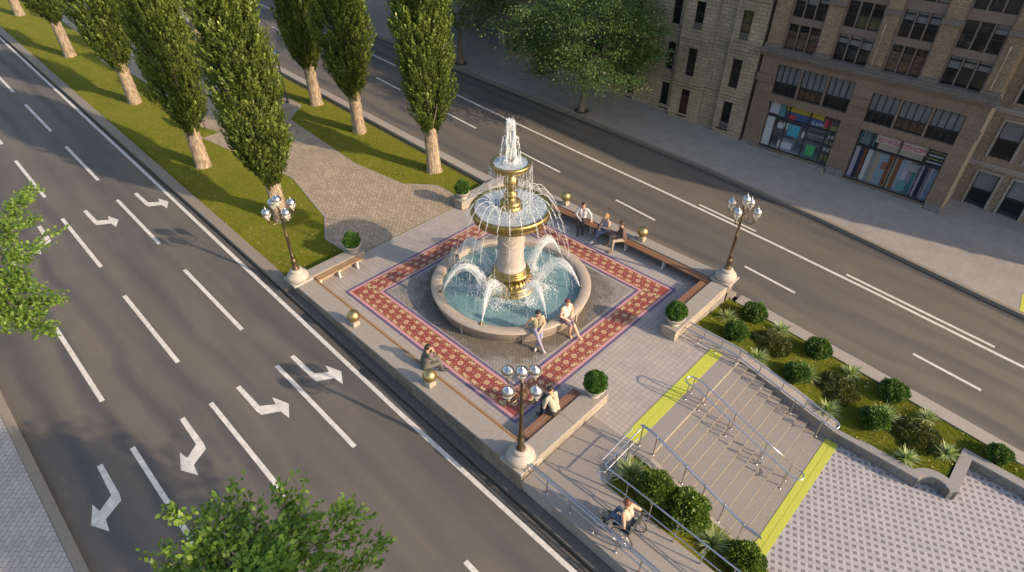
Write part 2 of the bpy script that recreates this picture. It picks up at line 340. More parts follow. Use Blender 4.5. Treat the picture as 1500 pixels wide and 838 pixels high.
# ------------------------------------------------------------------ camera, light
cam=bpy.data.cameras.new('camera'); co=bpy.data.objects.new('camera',cam); COL.objects.link(co); scene.camera=co
th=R(38.4761); ps=R(134.1255)
fw=Vector((math.cos(ps)*math.cos(th),math.sin(ps)*math.cos(th),-math.sin(th))); rt=Vector((math.sin(ps),-math.cos(ps),0)); up=rt.cross(fw)
CAM=Vector((11.3055,-11.6056,13.0942))
co.matrix_world=Matrix(((rt.x,up.x,-fw.x,CAM.x),(rt.y,up.y,-fw.y,CAM.y),(rt.z,up.z,-fw.z,CAM.z),(0,0,0,1)))
cam.lens=21.066; cam.sensor_width=36; cam.sensor_fit='HORIZONTAL'; cam.clip_end=2000; cam.clip_start=.1
w=bpy.data.worlds.new('World'); scene.world=w; w.use_nodes=True; nt=w.node_tree
sky=nt.nodes.new('ShaderNodeTexSky'); sky.sky_type='NISHITA'; sky.sun_disc=False; sky.sun_elevation=R(25); sky.sun_rotation=R(90-16.9); sky.air_density=1.2; sky.dust_density=2.0
nt.links.new(sky.outputs[0],nt.nodes['Background'].inputs[0]); nt.nodes['Background'].inputs[1].default_value=.135
sl=bpy.data.lights.new('sun','SUN'); sl.energy=3.15; sl.angle=R(.55); sl.color=(1.,.785,.55)
so=bpy.data.objects.new('sun',sl); COL.objects.link(so)
d=Vector((math.cos(R(16.9))*math.cos(R(25)),math.sin(R(16.9))*math.cos(R(25)),math.sin(R(25))))
so.rotation_euler=d.to_track_quat('Z','Y').to_euler(); so.location=(30,10,25)
scene.view_settings.view_transform='Standard'; scene.view_settings.look='None'; scene.view_settings.gamma=1; scene.view_settings.exposure=1.0
scene.render.engine='CYCLES'; scene.cycles.max_bounces=6; scene.cycles.transparent_max_bounces=24
scene.cycles.diffuse_bounces=3; scene.cycles.glossy_bounces=3; scene.cycles.transmission_bounces=4; scene.cycles.use_denoising=True
scene.cycles.caustics_reflective=False; scene.cycles.caustics_refractive=False

# ------------------------------------------------------------------ ground and streets
def strip(mb,xs,ya,yb,off,mi=0,f=TZ,thick=None):
    """sheet between ya(x) and yb(x) following the fall of the street"""
    fa=ya if callable(ya) else (lambda x:ya); fb=yb if callable(yb) else (lambda x:yb)
    for a,b in zip(xs[:-1],xs[1:]):
        p=[(a,fa(a)),(b,fa(b)),(b,fb(b)),(a,fb(a))]
        if thick is None: mb.quad(*[(x,y,f(x)+off) for x,y in p],mi)
        else: mb.hexa([(x,y,f(x)+off-thick) for x,y in p],[(x,y,f(x)+off) for x,y in p],mi)
XS=[-90,-60,-40,-30,-20,-14,-10,-5.7]; XR=[5.7,8,10,12,14,18,24,34,50]
XALL=[-90,-60,-40,-30,-20,-14,-10,-5.5,0,5.5,8,10,12,14,18,24,34,50]
g=MB(); 
g.add([(-500,-500,TZ(-500)-3.5),(300,-500,TZ(300)-3.5),(300,500,TZ(300)-3.5),(-500,500,TZ(-500)-3.5)],[(0,1,2,3)]); struct(g,'ground',M['soil'])
YRin=lambda x: np.interp(x,[-60,-25,-7,5,10,14.5,50],[4.95,4.97,5.05,5.95,5.72,5.42,4.8])-.02
YFK=lambda x: np.interp(x,[-60,-17,-1.3,6,13.2,50],[13.0,13.02,13.28,12.9,12.05,10.5])
g=MB(); strip(g,XALL,-13.5,-5.6,-.06); struct(g,'road',M['asphalt'])
g=MB(); strip(g,XALL,lambda x:YRin(x)-.1,lambda x:YFK(x)+.1,-.10); struct(g,'road',M['asphalt'])
# left pavement + kerb (bottom left)
g=MB(); strip(g,XALL,-13.72,-13.5,.06,thick=.5); struct(g,'kerb',M['granite_dark'])
g=MB(); strip(g,XALL,-30,-13.73,.05); struct(g,'pavement',M['pave_left'])
# kerb along park and ledge below the terrace wall
g=MB(); strip(g,[-90,-60,-40,-30,-20,-14,-10,-5.5],-5.47,-5.08,.10,thick=.6); struct(g,'kerb',M['granite_dark'])
g=MB(); strip(g,[-5.5,0,5.5,8,10,12,14,18,24,34],-5.50,-5.22,.06,thick=.6); struct(g,'ledge',simple('shade_dark_ledge',(.10,.09,.083),.85,var=.25,scale=9,bump=.3,bscale=60))  # asphalt-like ledge, its colour darkened to carry the wall's shadow
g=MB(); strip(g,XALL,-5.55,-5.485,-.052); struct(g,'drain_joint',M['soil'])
# kerb along the far street
g=MB(); strip(g,[-90,-60,-40,-30,-20,-14,-10,-7,-5.5],lambda x:4.58,lambda x:YRin(x),.16,thick=.6)
strip(g,[-5.5,0,5.5],5.5,lambda x:YRin(x),.03,thick=.5); strip(g,XR,lambda x:YRin(x)-.48,lambda x:YRin(x),.05,thick=.6); struct(g,'kerb',M['coping'])
g=MB(); strip(g,XALL,lambda x:YFK(x),lambda x:YFK(x)+.16,.05,thick=.5); struct(g,'kerb',M['granite_dark'])
g=MB(); strip(g,XALL,lambda x:YFK(x)+.162,24,.045); struct(g,'pavement',M['pave_right'])
g=MB(); strip(g,XALL,lambda x:YFK(x)-.28,lambda x:YFK(x)-.01,-.094); struct(g,'gutter',simple('gutter',(.06,.055,.055),.7,var=.2))
g=MB(); strip(g,[-90,-60,-40,-30,-20,-14,-10,-7,-5.63],4.42,4.579,.012); struct(g,'kerb_shade_strip',M['soil'])  # dark strip standing in for the kerb's shaded lawn-side face
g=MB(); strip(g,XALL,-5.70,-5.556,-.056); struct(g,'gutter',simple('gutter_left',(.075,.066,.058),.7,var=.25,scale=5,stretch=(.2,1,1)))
# road markings
def seg(mb,x0,x1,y,wd,off,y1=None):
    y1=y if y1 is None else y1
    n=max(1,int((x1-x0)/3)); 
    for i in range(n):
        a=x0+(x1-x0)*i/n; b=x0+(x1-x0)*(i+1)/n; ya=y+(y1-y)*i/n; yb=y+(y1-y)*(i+1)/n
        mb.quad((a,ya-wd/2,TZ(a)+off),(b,yb-wd/2,TZ(b)+off),(b,yb+wd/2,TZ(b)+off),(a,ya+wd/2,TZ(a)+off))
mk=MB()
EP=[(-90,-5.55),(-60,-5.6),(-41,-5.64),(-18,-5.72),(-5,-5.83),(1,-5.87),(8,-5.83),(34,-5.75)]
for (xa_,ya_),(xb_,yb_) in zip(EP[:-1],EP[1:]): seg(mk,xa_,xb_,ya_,.13,-.050,yb_)
for y in (-11.6,-9.47,-7.42):
    for k in range(-11,3):
        x0=-2.75+6.48*k if k<1 else 5.74+6.48*(k-1); x1=x0+(4.3 if k!=0 else 4.1)
        if y==-11.6 and k<-2: continue
        seg(mk,x0,x1,y,.125,-.054)
def arrow(mb,x,y,s):
    P=[(0,-.065),(0,.065),(1.1,.10),(1.36,.45),(1.05,.51),(1.6,.72),(2.06,.47),(1.68,.42),(1.42,-.02),(1.2,-.055)]
    P=[(x+a,y+b*s) for a,b in P]
    if s<0: P=P[::-1]
    tri=[(0,1,2,9),(9,2,8),(8,2,3,7),(4,3,5),(3,7,5),(7,6,5)]
    n=len(P); idx=(lambda i:n-1-i) if s<0 else (lambda i:i)
    vs=[(a,b,TZ(a)-.054) for a,b in P]
    mb.add(vs,[tuple(idx(i) for i in (t if s<0 else t[::-1])) for t in tri])
for x in (-2.78,-15.74):
    arrow(mk,x,-12.39,-1); arrow(mk,x,-10.27,-1); arrow(mk,x,-8.64,1); arrow(mk,x,-6.88 if x>-5 else -6.68,1)
tag(struct(mk,'lane_marking',M['paint']),kind='structure')
mk=MB()
LY=lambda x: np.interp(x,[-60,-22.5,-13,-7,1,7,13,34],[11.0,10.72,10.4,10.2,10.08,9.88,9.45,8.3])
xs=[-60,-40,-30,-22.5,-16,-10,-5,0,5,9,13,20,34]
for a,b in zip(xs[:-1],xs[1:]): seg(mk,a,b,LY(a),.13,-.094,LY(b))
seg(mk,1.4,4.1,LY(1.4)+.26,.11,-.094,LY(4.1)+.26); seg(mk,7.85,12.84,LY(7.85)+.26,.12,-.094,LY(12.84)+.30)
for x0,x1,y0,y1 in [(11.0,13.0,7.44,7.3),(4.9,6.95,7.72,7.6),(-1.35,.75,7.97,7.87),(-7.2,-4.6,8.1,8.02),(-13.0,-10.6,8.4,8.3),(-19.7,-17.2,8.6,8.5),(-26,-23.5,8.7,8.6),(-32.3,-29.8,8.75,8.7),(17,19,7.0,6.9)]: seg(mk,x0,x1,y0,.11,-.094,y1)
struct(mk,'lane_marking',M['paint'])
g=MB(); xa=12.9
g.add([(13.0,YFK(13.0)+.2,TZ(13)+.052),(14.6,YFK(14.6)+.2,TZ(14.6)+.052),(14.6,YFK(14.6)+1.35,TZ(14.6)+.052),(12.88,YFK(13)+1.35,TZ(12.9)+.052)],[(0,1,2,3)]); struct(g,'tactile_paving',M['yellow'])

# park lawn and paved path
g=MB(); strip(g,[-90,-60,-40,-30,-20,-14,-10,-7.5,-5.6],-5.1,4.5,.0); struct(g,'lawn',M['grass'])
PATH_L=[(-5.62,-2.64),(-7.33,-2.77),(-8.65,-1.95),(-12.22,-1.28),(-18.67,-1.54),(-18.58,-2.44),(-21.5,-2.5),(-21.6,-1.5),(-30,-1.8),(-30.2,-2.3),(-33.5,-2.3),(-33.6,-1.6),(-89,-1.7)]
PATH_R=[(-5.62,3.0),(-7.45,2.96),(-8.56,1.94),(-11.5,1.47),(-17.73,1.71),(-18.84,3.05),(-20.6,3.1),(-21.2,1.9),(-89,1.9)]
g=MB()
def pline(P,x):
    P=sorted(P); return np.interp(x,[p[0] for p in P],[p[1] for p in P])
xx=sorted(set([p[0] for p in PATH_L+PATH_R]))
for a,b in zip(xx[:-1],xx[1:]):
    if b-a<1e-6: continue
    a1=a+1e-4;b1=b-1e-4
    g.quad((a,pline(PATH_L,a1),TZ(a)+.012),(b,pline(PATH_L,b1),TZ(b)+.012),(b,pline(PATH_R,b1),TZ(b)+.012),(a,pline(PATH_R,a1),TZ(a)+.012))
struct(g,'path',M['path'])
g=MB()   # thin edging of the path
for P,s in ((PATH_L,-1),(PATH_R,1)):
    for (x0,y0),(x1,y1) in zip(P[:-1],P[1:]):
        dx,dy=x1-x0,y1-y0; l=math.hypot(dx,dy)
        if l<.01: continue
        nx,ny=-dy/l*.03,dx/l*.03
        g.hexa([(x0-nx,y0-ny,TZ(x0)-.05),(x0+nx,y0+ny,TZ(x0)-.05),(x1+nx,y1+ny,TZ(x1)-.05),(x1-nx,y1-ny,TZ(x1)-.05)],[(x0-nx,y0-ny,TZ(x0)+.02),(x0+nx,y0+ny,TZ(x0)+.02),(x1+nx,y1+ny,TZ(x1)+.02),(x1-nx,y1-ny,TZ(x1)+.02)])
struct(g,'kerb',M['coping'])

# terrace
g=MB(); g.box(-5.62,5.44,-5.2,5.2,-1.2,0.0); g.box(5.4401,6.43,-2.352,2.95,-1.2,0.0); g.box(5.4401,6.43,-5.2,-2.3521,-1.2,-.0205); struct(g,'terrace',M['plaza'])
g=MB(); g.box(6.431,7.33,-2.35,2.45,-1.2,.001); struct(g,'terrace',M['granite'])
g=MB(); g.box(6.431,7.0,-5.2,-2.352,-1.2,-.001); g.box(5.46,6.43,-5.2,-2.352,-.02,.004); g.box(5.46,7.33,2.452,2.95,-.3,.006); struct(g,'terrace',M['granite'])
g=MB(); g.prism([(-2.99,-2.99),(2.99,-2.99),(2.99,2.95),(-2.99,2.95)],.002,.006); struct(g,'terrace',M['wet'])
# mosaic carpet
XO,YO=4.10,4.05; WD=1.012
cp=MB()
def ring(mb,d0,d1,z,mi):
    a=(XO-d0,YO-d0); b=(XO-d1,YO-d1)
    for s in range(4):
        P=[(-a[0],-a[1]),(a[0],-a[1]),(a[0],a[1]),(-a[0],a[1])]; Q=[(-b[0],-b[1]),(b[0],-b[1]),(b[0],b[1]),(-b[0],b[1])]
        p0,p1,q1,q0=P[s],P[(s+1)%4],Q[(s+1)%4],Q[s]
        mb.quad((*p0,z),(*p1,z),(*q1,z),(*q0,z),mi)
ring(cp,0,.085,.008,0); ring(cp,.085,.175,.008,1); ring(cp,.175,WD-.175,.008,2); ring(cp,WD-.175,WD-.085,.008,1); ring(cp,WD-.085,WD,.008,0)
def disc(mb,cx,cy,r,mi,z,n=9,ph=0.,sx=1.,sy=1.,lob=0.):
    vs=[]
    for k in range(n):
        t=2*math.pi*k/n; rr=r*(1+lob*math.cos(k*math.pi))
        x=rr*math.cos(t)*sx;y=rr*math.sin(t)*sy
        vs.append((cx+x*math.cos(ph)-y*math.sin(ph),cy+x*math.sin(ph)+y*math.cos(ph),z))
    mb.add(vs,[tuple(range(n))],mi)
zc=.0105
L0=XO-WD/2
for side in range(4):
    a=side*math.pi/2; ca,sa=math.cos(a),math.sin(a)
    nfl=19; 
    for i in range(nfl):
        t=-L0+2*L0*i/nfl; 
        def pt(u,v): # u along, v outward offset from centreline
            x,y=u,-(L0+v) ; return (x*ca-y*sa,(x*sa+y*ca)*(YO/XO))
        x,y=pt(t,0)
        disc(cp,x,y,.090,4,zc,16,lob=.14); disc(cp,x,y,.060,5,zc+.002,10); disc(cp,x,y,.038,4,zc+.004,8,lob=.2); disc(cp,x,y,.018,7,zc+.006,6)
        x,y=pt(t+L0/nfl,0); disc(cp,x,y,.05,7,zc,6,ph=a); 
        x,y=pt(t+L0/nfl,.0); disc(cp,x,y,.022,4,zc+.002,5)
        for v0,s in ((.24,1),(-.24,-1)):
            u=t+(.10 if s>0 else -.12)
            for (du,dv,r,sx,sy,ph,mi) in [(.0,0,.075,1.25,.55,.5,4),(.07,.045,.045,1.1,.7,-.5,4),(-.08,-.03,.04,1.2,.6,1.2,4),(.13,-.02,.022,1,1,0,4),(.16,.035,.02,1,1,0,6),(-.14,.02,.022,1,1,0,6),(-.05,.07,.025,1,1,0,6),(.2,.05,.024,1,1,0,5)]:
                if abs(u+du)>L0+.25: continue
                x,y=pt(u+du,v0+dv*s); disc(cp,x,y,r*random.uniform(.85,1.15),mi,zc,7,ph=a+ph*s+random.uniform(-.3,.3),sx=sx,sy=sy)
        for s in (1,-1):
            x,y=pt(t+random.uniform(-.05,.05)+.12,s*.14); disc(cp,x,y,.018,6,zc,5); x,y=pt(t-.1,s*.13); disc(cp,x,y,.016,4,zc,5)
            x,y=pt(t+.05,s*.13); disc(cp,x,y,.03,7,zc,6)
tag(cp.build('mosaic_carpet',[M['navy'],M['pink'],M['red'],M['red'],M['cream'],M['rose'],M['green'],M['plum']]),'square red floral mosaic carpet inlaid in the terrace around the fountain','mosaic')

# lower plaza, stairs, ramp, planters
ZL=-1.07
g=MB(); g.box(10.0,40,-2.35,4.2,ZL-.4,ZL-.004); struct(g,'lower_plaza',M['checker'])
g=MB()
for k in range(10):
    x0=7.33+.2967*k; z=-.107*k
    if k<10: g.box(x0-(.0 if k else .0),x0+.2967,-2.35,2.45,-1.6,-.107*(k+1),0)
g.m=[1 if i%6==3 else 0 for i in range(len(g.f))]; struct(g,'steps',[M['granite'],simple('dimmed_riser_granite',(.135,.12,.11),.85,var=.25,scale=30)])  # riser faces darkened in colour to dim the sun on them
g=MB()
for k in range(10):
    x0=7.33+.2967*k; z=-.107*k
    g.box(x0-.007,x0+.001,-2.30,2.44,z-.012,z+.003,0)
struct(g,'step_nosing',M['nosing'])
def tact(x0,x1,y0,y1,z,label):
    g=MB(); 
    n=8; wy=(x1-x0)/2
    g.box(x0,x1-.003,y0,y1,z-.01,z+.005,0)
    for i in range(2):
        a=x0+i*wy; g.box(a+.006,a+wy-.008,y0+.004,y1-.004,z+.005,z+.009,0)
    return struct(g,'tactile_paving',M['yellow'])
tact(6.44,6.84,-2.30,2.28,.001,''); 
g=MB(); g.box(10.29,10.64,-2.25,2.42,ZL-.01,ZL+.004); g.box(10.295,10.458,-2.245,2.415,ZL+.004,ZL+.009); g.box(10.472,10.635,-2.245,2.415,ZL+.004,ZL+.009); struct(g,'tactile_paving',M['yellow'])
PZ=lambda x: float(np.interp(x,[5.4,7.3,10.38],[.004,-.02,-.70]))
# sloping parapet between stairs and flower bed
g=MB()
for a,b in zip([7.33,8,9,10],[8,9,10,10.38]):
    g.hexa([(a,2.452,-1.6),(b,2.452,-1.6),(b,2.95,-1.6),(a,2.95,-1.6)],[(a,2.452,PZ(a)),(b,2.452,PZ(b)),(b,2.95,PZ(b)),(a,2.95,PZ(a))])
o=g.build('parapet',[M['granite']]); tag(o,'broad sloping granite parapet running down between the steps and the flower bed','parapet')
# cheek between stairs and ramp planter
CZ=lambda x: float(np.interp(x,[7.0,7.4,10.3,10.9],[.0,-.02,-1.0,-1.03]))
g=MB()
for a,b in zip([6.99,7.4,8.4,9.4,10.3],[7.4,8.4,9.4,10.3,10.95]):
    g.hexa([(a,-2.62,-1.6),(b,-2.62,-1.6),(b,-2.352,-1.6),(a,-2.352,-1.6)],[(a,-2.62,CZ(a)+.01),(b,-2.62,CZ(b)+.01),(b,-2.352,CZ(b)+.01),(a,-2.352,CZ(a)+.01)])
tag(g.build('stair_cheek',[M['granite']]),'narrow granite cheek wall between the steps and the ramp planter','cheek wall')
RZ=lambda x: float(np.interp(x,[5.4,7.0,16,30],[.0,-.01,-.50,-1.07]))
g=MB()
xs=[7.0,8,9,10,11,12,13,14,16,20,30]
for a,b in zip(xs[:-1],xs[1:]):
    g.hexa([(a,-5.2,-1.9),(b,-5.2,-1.9),(b,-3.82,-1.9),(a,-3.82,-1.9)],[(a,-5.2,RZ(a)),(b,-5.2,RZ(b)),(b,-3.82,RZ(b)),(a,-3.82,RZ(a))])
struct(g,'ramp',M['granite'])
SZ=lambda x: float(np.interp(x,[6.95,8,10,11,14,30],[-.05,-.12,-.55,-.75,-.95,-1.2]))
g=MB()
for a,b in zip([6.99,8,9,10,11,14,20],[8,9,10,11,14,20,30]): g.quad((a,-3.83,SZ(a)),(b,-3.83,SZ(b)),(b,-2.6,SZ(b)-.02),(a,-2.6,SZ(a)-.02))
struct(g,'planting_bed',M['grass'])
g=MB(); g.hexa([(10.95,-2.62,-1.6),(30,-2.62,-1.6),(30,-2.352,-1.6),(10.95,-2.352,-1.6)],[(10.95,-2.62,-1.02),(30,-2.62,-1.02),(30,-2.352,-1.02),(10.95,-2.352,-1.02)]); tag(g.build('planter_kerb',[M['granite_dark']]),'low granite kerb edging the lower plaza beside the ramp planter','kerb stone')

# flower bed
def bedz(x,y):
    zi=np.interp(x,[5.5,7.3,10.35,13,16,40],[-.1,-.15,-.68,-.76,-.9,-1.8]); zk=TZ(x)
    t=min(1,max(0,(y-2.9)/2.5)); return float(zi*(1-t)+zk*t)
g=MB(); bx=[5.44,6,7,8,9,10,10.4,11,12,12.6,13.12,14,16,20,30]; nby=8
for a,b in zip(bx[:-1],bx[1:]):
    for j in range(nby):
        lo=lambda x:2.9 if x<=10.4 else (2.62 if x<=12.6 else (2.95 if x<=13.13 else 4.3))
        ya0=lo((a+b)/2); 
        ya=ya0+(YRin(a)-.46-ya0)*j/nby; yb=ya0+(YRin(a)-.46-ya0)*(j+1)/nby; yc=ya0+(YRin(b)-.46-ya0)*j/nby; yd=ya0+(YRin(b)-.46-ya0)*(j+1)/nby
        g.quad((a,ya,bedz(a,ya)),(b,yc,bedz(b,yc)),(b,yd,bedz(b,yd)),(a,yb,bedz(a,yb)))
struct(g,'lawn',M['grass'])
# grass blades (uncountable)
def blades(n,sampler,h=.045,wd=.008):
    V=np.zeros((n,3,3),np.float32); P=sampler(n); ang=rng.uniform(0,2*np.pi,n); hh=h*rng.uniform(.5,1.3,n); ln=rng.normal(0,.35,(n,2))*hh[:,None]
    dx=np.cos(ang)*wd;dy=np.sin(ang)*wd
    V[:,0]=P; V[:,0,0]-=dx;V[:,0,1]-=dy; V[:,1]=P;V[:,1,0]+=dx;V[:,1,1]+=dy; V[:,2]=P; V[:,2,0]+=ln[:,0];V[:,2,1]+=ln[:,1];V[:,2,2]+=hh
    return V.reshape(-1,3)
def samp_park(n):
    out=[]
    while len(out)<n:
        x=-5.7-34*random.random()**1.6; y=random.uniform(-5.07,4.44)
        if pline(PATH_L,x)-.03<y<pline(PATH_R,x)+.03: continue
        out.append((x,y,TZ(x)))
    return np.array(out)
def samp_bed(n):
    out=[]
    while len(out)<n:
        x=random.uniform(5.5,16); lo=2.96 if x<=10.4 else (2.65 if x<=12.6 else (3.0 if x<=13.13 else 4.3)); y=random.uniform(lo,YRin(x)-.48)
        out.append((x,y,bedz(x,y)))
    return np.array(out)
tag(link('grass_blades',np_mesh('grass_blades',np.concatenate([blades(60000,samp_park),blades(26000,samp_bed,.05)]),3,M['turf'])),kind='stuff',label='short mown grass on the park lawns and flower bed',cat='grass')
fl=[];A=samp_park(420); B_=samp_bed(60)
for p in np.concatenate([A,B_]):
    a=random.uniform(0,6.28); r=random.uniform(.025,.05); z=p[2]+.03
    for q in range(4): fl.append((p[0]+r*math.cos(a+q*1.57)*(1 if q%2 else .6),p[1]+r*math.sin(a+q*1.57)*(1 if q%2 else .6),z+random.uniform(-.006,.012)))
tag(link('fallen_leaves',np_mesh('fallen_leaves',np.array(fl),4,simple('dry_leaf',(.42,.33,.12),.8))),kind='stuff',label='dry pale leaves scattered over the grass',cat='leaves')
# retaining walls round lower plaza
def wall_run(label,pts,thick,zt,zb,name='retaining_wall',capw=0.,side=1):
    """pts polyline on the plaza side face; thick to the left (side=1)"""
    root=empty(name,(pts[0][0],pts[0][1],zb),0,label=label,cat='retaining wall')
    wl=MB();cpm=MB(); n=len(pts); nor=[]
    for i in range(n):
        d=Vector(pts[min(i+1,n-1)])-Vector(pts[max(i-1,0)]); d.normalize(); nor.append(Vector((-d.y,d.x))*side)
    ox,oy,oz=root.location
    def P(i,o,z): return (pts[i][0]+nor[i].x*o-ox,pts[i][1]+nor[i].y*o-oy,z-oz)
    zt_=zt if callable(zt) else (lambda x:zt)
    for i in range(n-1):
        za,zb2=zt_(pts[i][0]),zt_(pts[i+1][0])
        wl.hexa([P(i,0,zb-.4),P(i+1,0,zb-.4),P(i+1,thick,zb-.4),P(i,thick,zb-.4)],[P(i,0,za-.06),P(i+1,0,zb2-.06),P(i+1,thick,zb2-.06),P(i,thick,za-.06)])
        cpm.hexa([P(i,-.012,za-.0605),P(i+1,-.012,zb2-.0605),P(i+1,thick+.01,zb2-.0605),P(i,thick+.01,za-.0605)],[P(i,-.012,za),P(i+1,-.012,zb2),P(i+1,thick+.01,zb2),P(i,thick+.01,za)])
    wl.build('masonry',[M['retain']],root); cpm.build('coping',[M['coping2']],root); return root
M['retain']=m_blockwall('rough_granite_blocks',.4,.5,(.215,.20,.19),(.18,.17,.165),(.13,.12,.12),bmp=.5)
M['coping2']=simple('grey_coping',(.235,.215,.205),.8,var=.12,scale=14,bump=.25,bscale=80)
wall_run('straight grey retaining wall between the lower plaza and the flower bed, beside the stair foot',[(10.38,2.45),(12.6,2.45)],.24,-.70,ZL)
cx,cy,r=12.97,2.46,.38
arc=[(cx+r*math.cos(t),cy+r*.95*math.sin(t)) for t in np.linspace(R(183),R(30),15)][0:]
wall_run('small semicircular niche wall bulging into the flower bed',arc,.22,-.705,ZL,name='niche_wall')
wall_run('short grey wall jogging back beyond the semicircular niche',[(13.44,2.72),(13.44,4.14)],.26,-.71,ZL)
wall_run('long grey wall at the right edge of the picture below the lawn',[(13.17,4.16),(30,3.5)],.24,lambda x:-.712-.01*(x-13),ZL)

# ------------------------------------------------------------------ terrace parapet walls
M['oldwall']=m_blockwall('weathered_wall_blocks',.6,.45,(.24,.20,.165),(.19,.16,.135),(.10,.085,.07),ms=.01,bmp=.8,nsc=14,stain=.55)
def parapet(label,x0,x1,y0,y1,zb0=0.,zb1=0.,capped=.0):
    root=empty('parapet_wall',((x0+x1)/2,(y0+y1)/2,0),0,label=label,cat='wall'); cx,cy=(x0+x1)/2,(y0+y1)/2
    w_=MB(); w_.hexa([(x0-cx,y0-cy,zb0),(x1-cx,y0-cy,zb1),(x1-cx,y1-cy,zb1),(x0-cx,y1-cy,zb0)],[(x0-cx,y0-cy,.33),(x1-cx,y0-cy,.33),(x1-cx,y1-cy,.33),(x0-cx,y1-cy,.33)])
    w_.build('masonry',[M['oldwall' if zb0<0 else 'wallstone']],root)
    c=MB(); n=max(1,round(max(x1-x0,y1-y0)/1.2)); e=.018
    for i in range(n):
        if x1-x0>y1-y0: a=x0+(x1-x0)*i/n+(.003 if i else 0);b=x0+(x1-x0)*(i+1)/n; c.box(a-cx,b-cx,y0-cy-e,y1-cy+e,.331,.40,0,.008)
        else: a=y0+(y1-y0)*i/n+(.003 if i else 0);b=y0+(y1-y0)*(i+1)/n; c.box(x0-cx-e,x1-cx+e,a-cy,b-cy,.331,.40,0,.008)
    c.build('coping',[M['coping']],root); return root
parapet('long stone parapet wall along the wide street, with two gilded balls and the bench of the man in a suit',-5.62,5.44,-5.24,-4.68,-.6,-1.0)
parapet('long stone parapet wall along the far street, behind the bench with three people',-5.62,5.44,5.06,5.50,-.6,-1.0)
parapet('short parapet wall from the park corner lamp to the potted box ball',-5.62,-5.18,-4.66,-2.42)
parapet('parapet wall behind the top basin side, from the rear planter towards the far street',-5.62,-5.18,2.40,5.04)
parapet('parapet wall from the nearest lamp to the planter above the ramp, behind the seated reader',4.93,5.44,-4.66,-1.72)
parapet('parapet wall from the far corner lamp to the planter beside the flower bed',4.93,5.44,1.74,5.04)

# benches
def bench(label,x0,x1,y0,y1,sup,mat,zt=.36,grp='benches lining the parapet walls'):
    cx,cy=(x0+x1)/2,(y0+y1)/2; root=empty('bench',(cx,cy,0),0,label=label,cat='bench',group=grp)
    s=MB(); alongx=(x1-x0)>(y1-y0); k=2; 
    for i in range(k):
        if alongx: a=y0+(y1-y0)*i/k;b=y0+(y1-y0)*(i+1)/k-.008; s.box(x0-cx,x1-cx,a-cy,b-cy,zt-.04,zt,0,.006)
        else: a=x0+(x1-x0)*i/k;b=x0+(x1-x0)*(i+1)/k-.008; s.box(a-cx,b-cx,y0-cy,y1-cy,zt-.04,zt,0,.006)
    s.build('seat',[M[mat]],root)
    L=(x1-x0) if alongx else (y1-y0)
    for i in range(sup):
        t=-L/2+.18+(L-.36)*i/(sup-1); w_=MB(); h=((y1-y0) if alongx else (x1-x0))/2
        def bx(u0,u1,v0,v1,z0,z1):
            if alongx: w_.box(t+u0,t+u1,v0,v1,z0,z1,0,.004)
            else: w_.box(v0,v1,t+u0,t+u1,z0,z1,0,.004)
        bx(-.035,.035,-h*.9,h*.9,.285,zt-.0405); bx(-.03,.03,-h*.6,-h*.3,.03,.284); bx(-.03,.03,h*.3,h*.6,.03,.284); bx(-.045,.045,-h*.8,h*.8,0.0,.029)
        bx(-.02,.02,-h*.29,h*.29,.13,.17)
        w_.build('support',[M['whiteiron']],root)
    return root
bench('short wooden bench on pale supports below the park-side parapet, near the corner lamp',-5.16,-4.86,-4.62,-2.75,3,'wood')
bench('very long slim wooden bench along the wide-street parapet, under the gilded balls',-5.1,4.9,-4.655,-4.53,9,'wood')
bench('long red-brown bench against the far-street parapet with three people seated',-3.8,4.88,4.72,5.03,6,'wood2')
bench('dark wooden bench at the far corner, set against the wall beside the flower bed',4.60,4.90,2.6,4.66,3,'wood2')
bench('dark wooden bench at the near corner where the reader sits',4.60,4.90,-4.36,-2.2,3,'wood2')

# gilded balls
def ball(label,x,y):
    r=empty('gilded_ball',(x,y,.40),0,label=label,cat='ball finial',group='gilded balls on the parapets')
    b=MB(); b.box(-.115,.115,-.115,.115,0,.13,0,.012); b.box(-.09,.09,-.09,.09,.131,.15,0,.01); b.build('plinth',[M['basin_stone']],r)
    b=MB(); b.lathe([(.05,.15),(.07,.165),(.045,.185)],n=16); b.ball((0,0,.37),.2,24,16); b.build('sphere',[M['goldball']],r); return r
b0=ball('gilded ball on the wide-street parapet nearer the park lamp',-2.0,-4.98)
for x,y,l in [(1.65,-4.95,'gilded ball on the wide-street parapet right beside the man in a suit'),(-2.0,5.27,'gilded ball on the far-street parapet, left of the seated man in a white shirt'),(1.75,5.27,'gilded ball on the far-street parapet, right of the seated man in a brown jacket')]:
    c=copy_tree(b0); c.location=(x,y,.40); c['label']=l

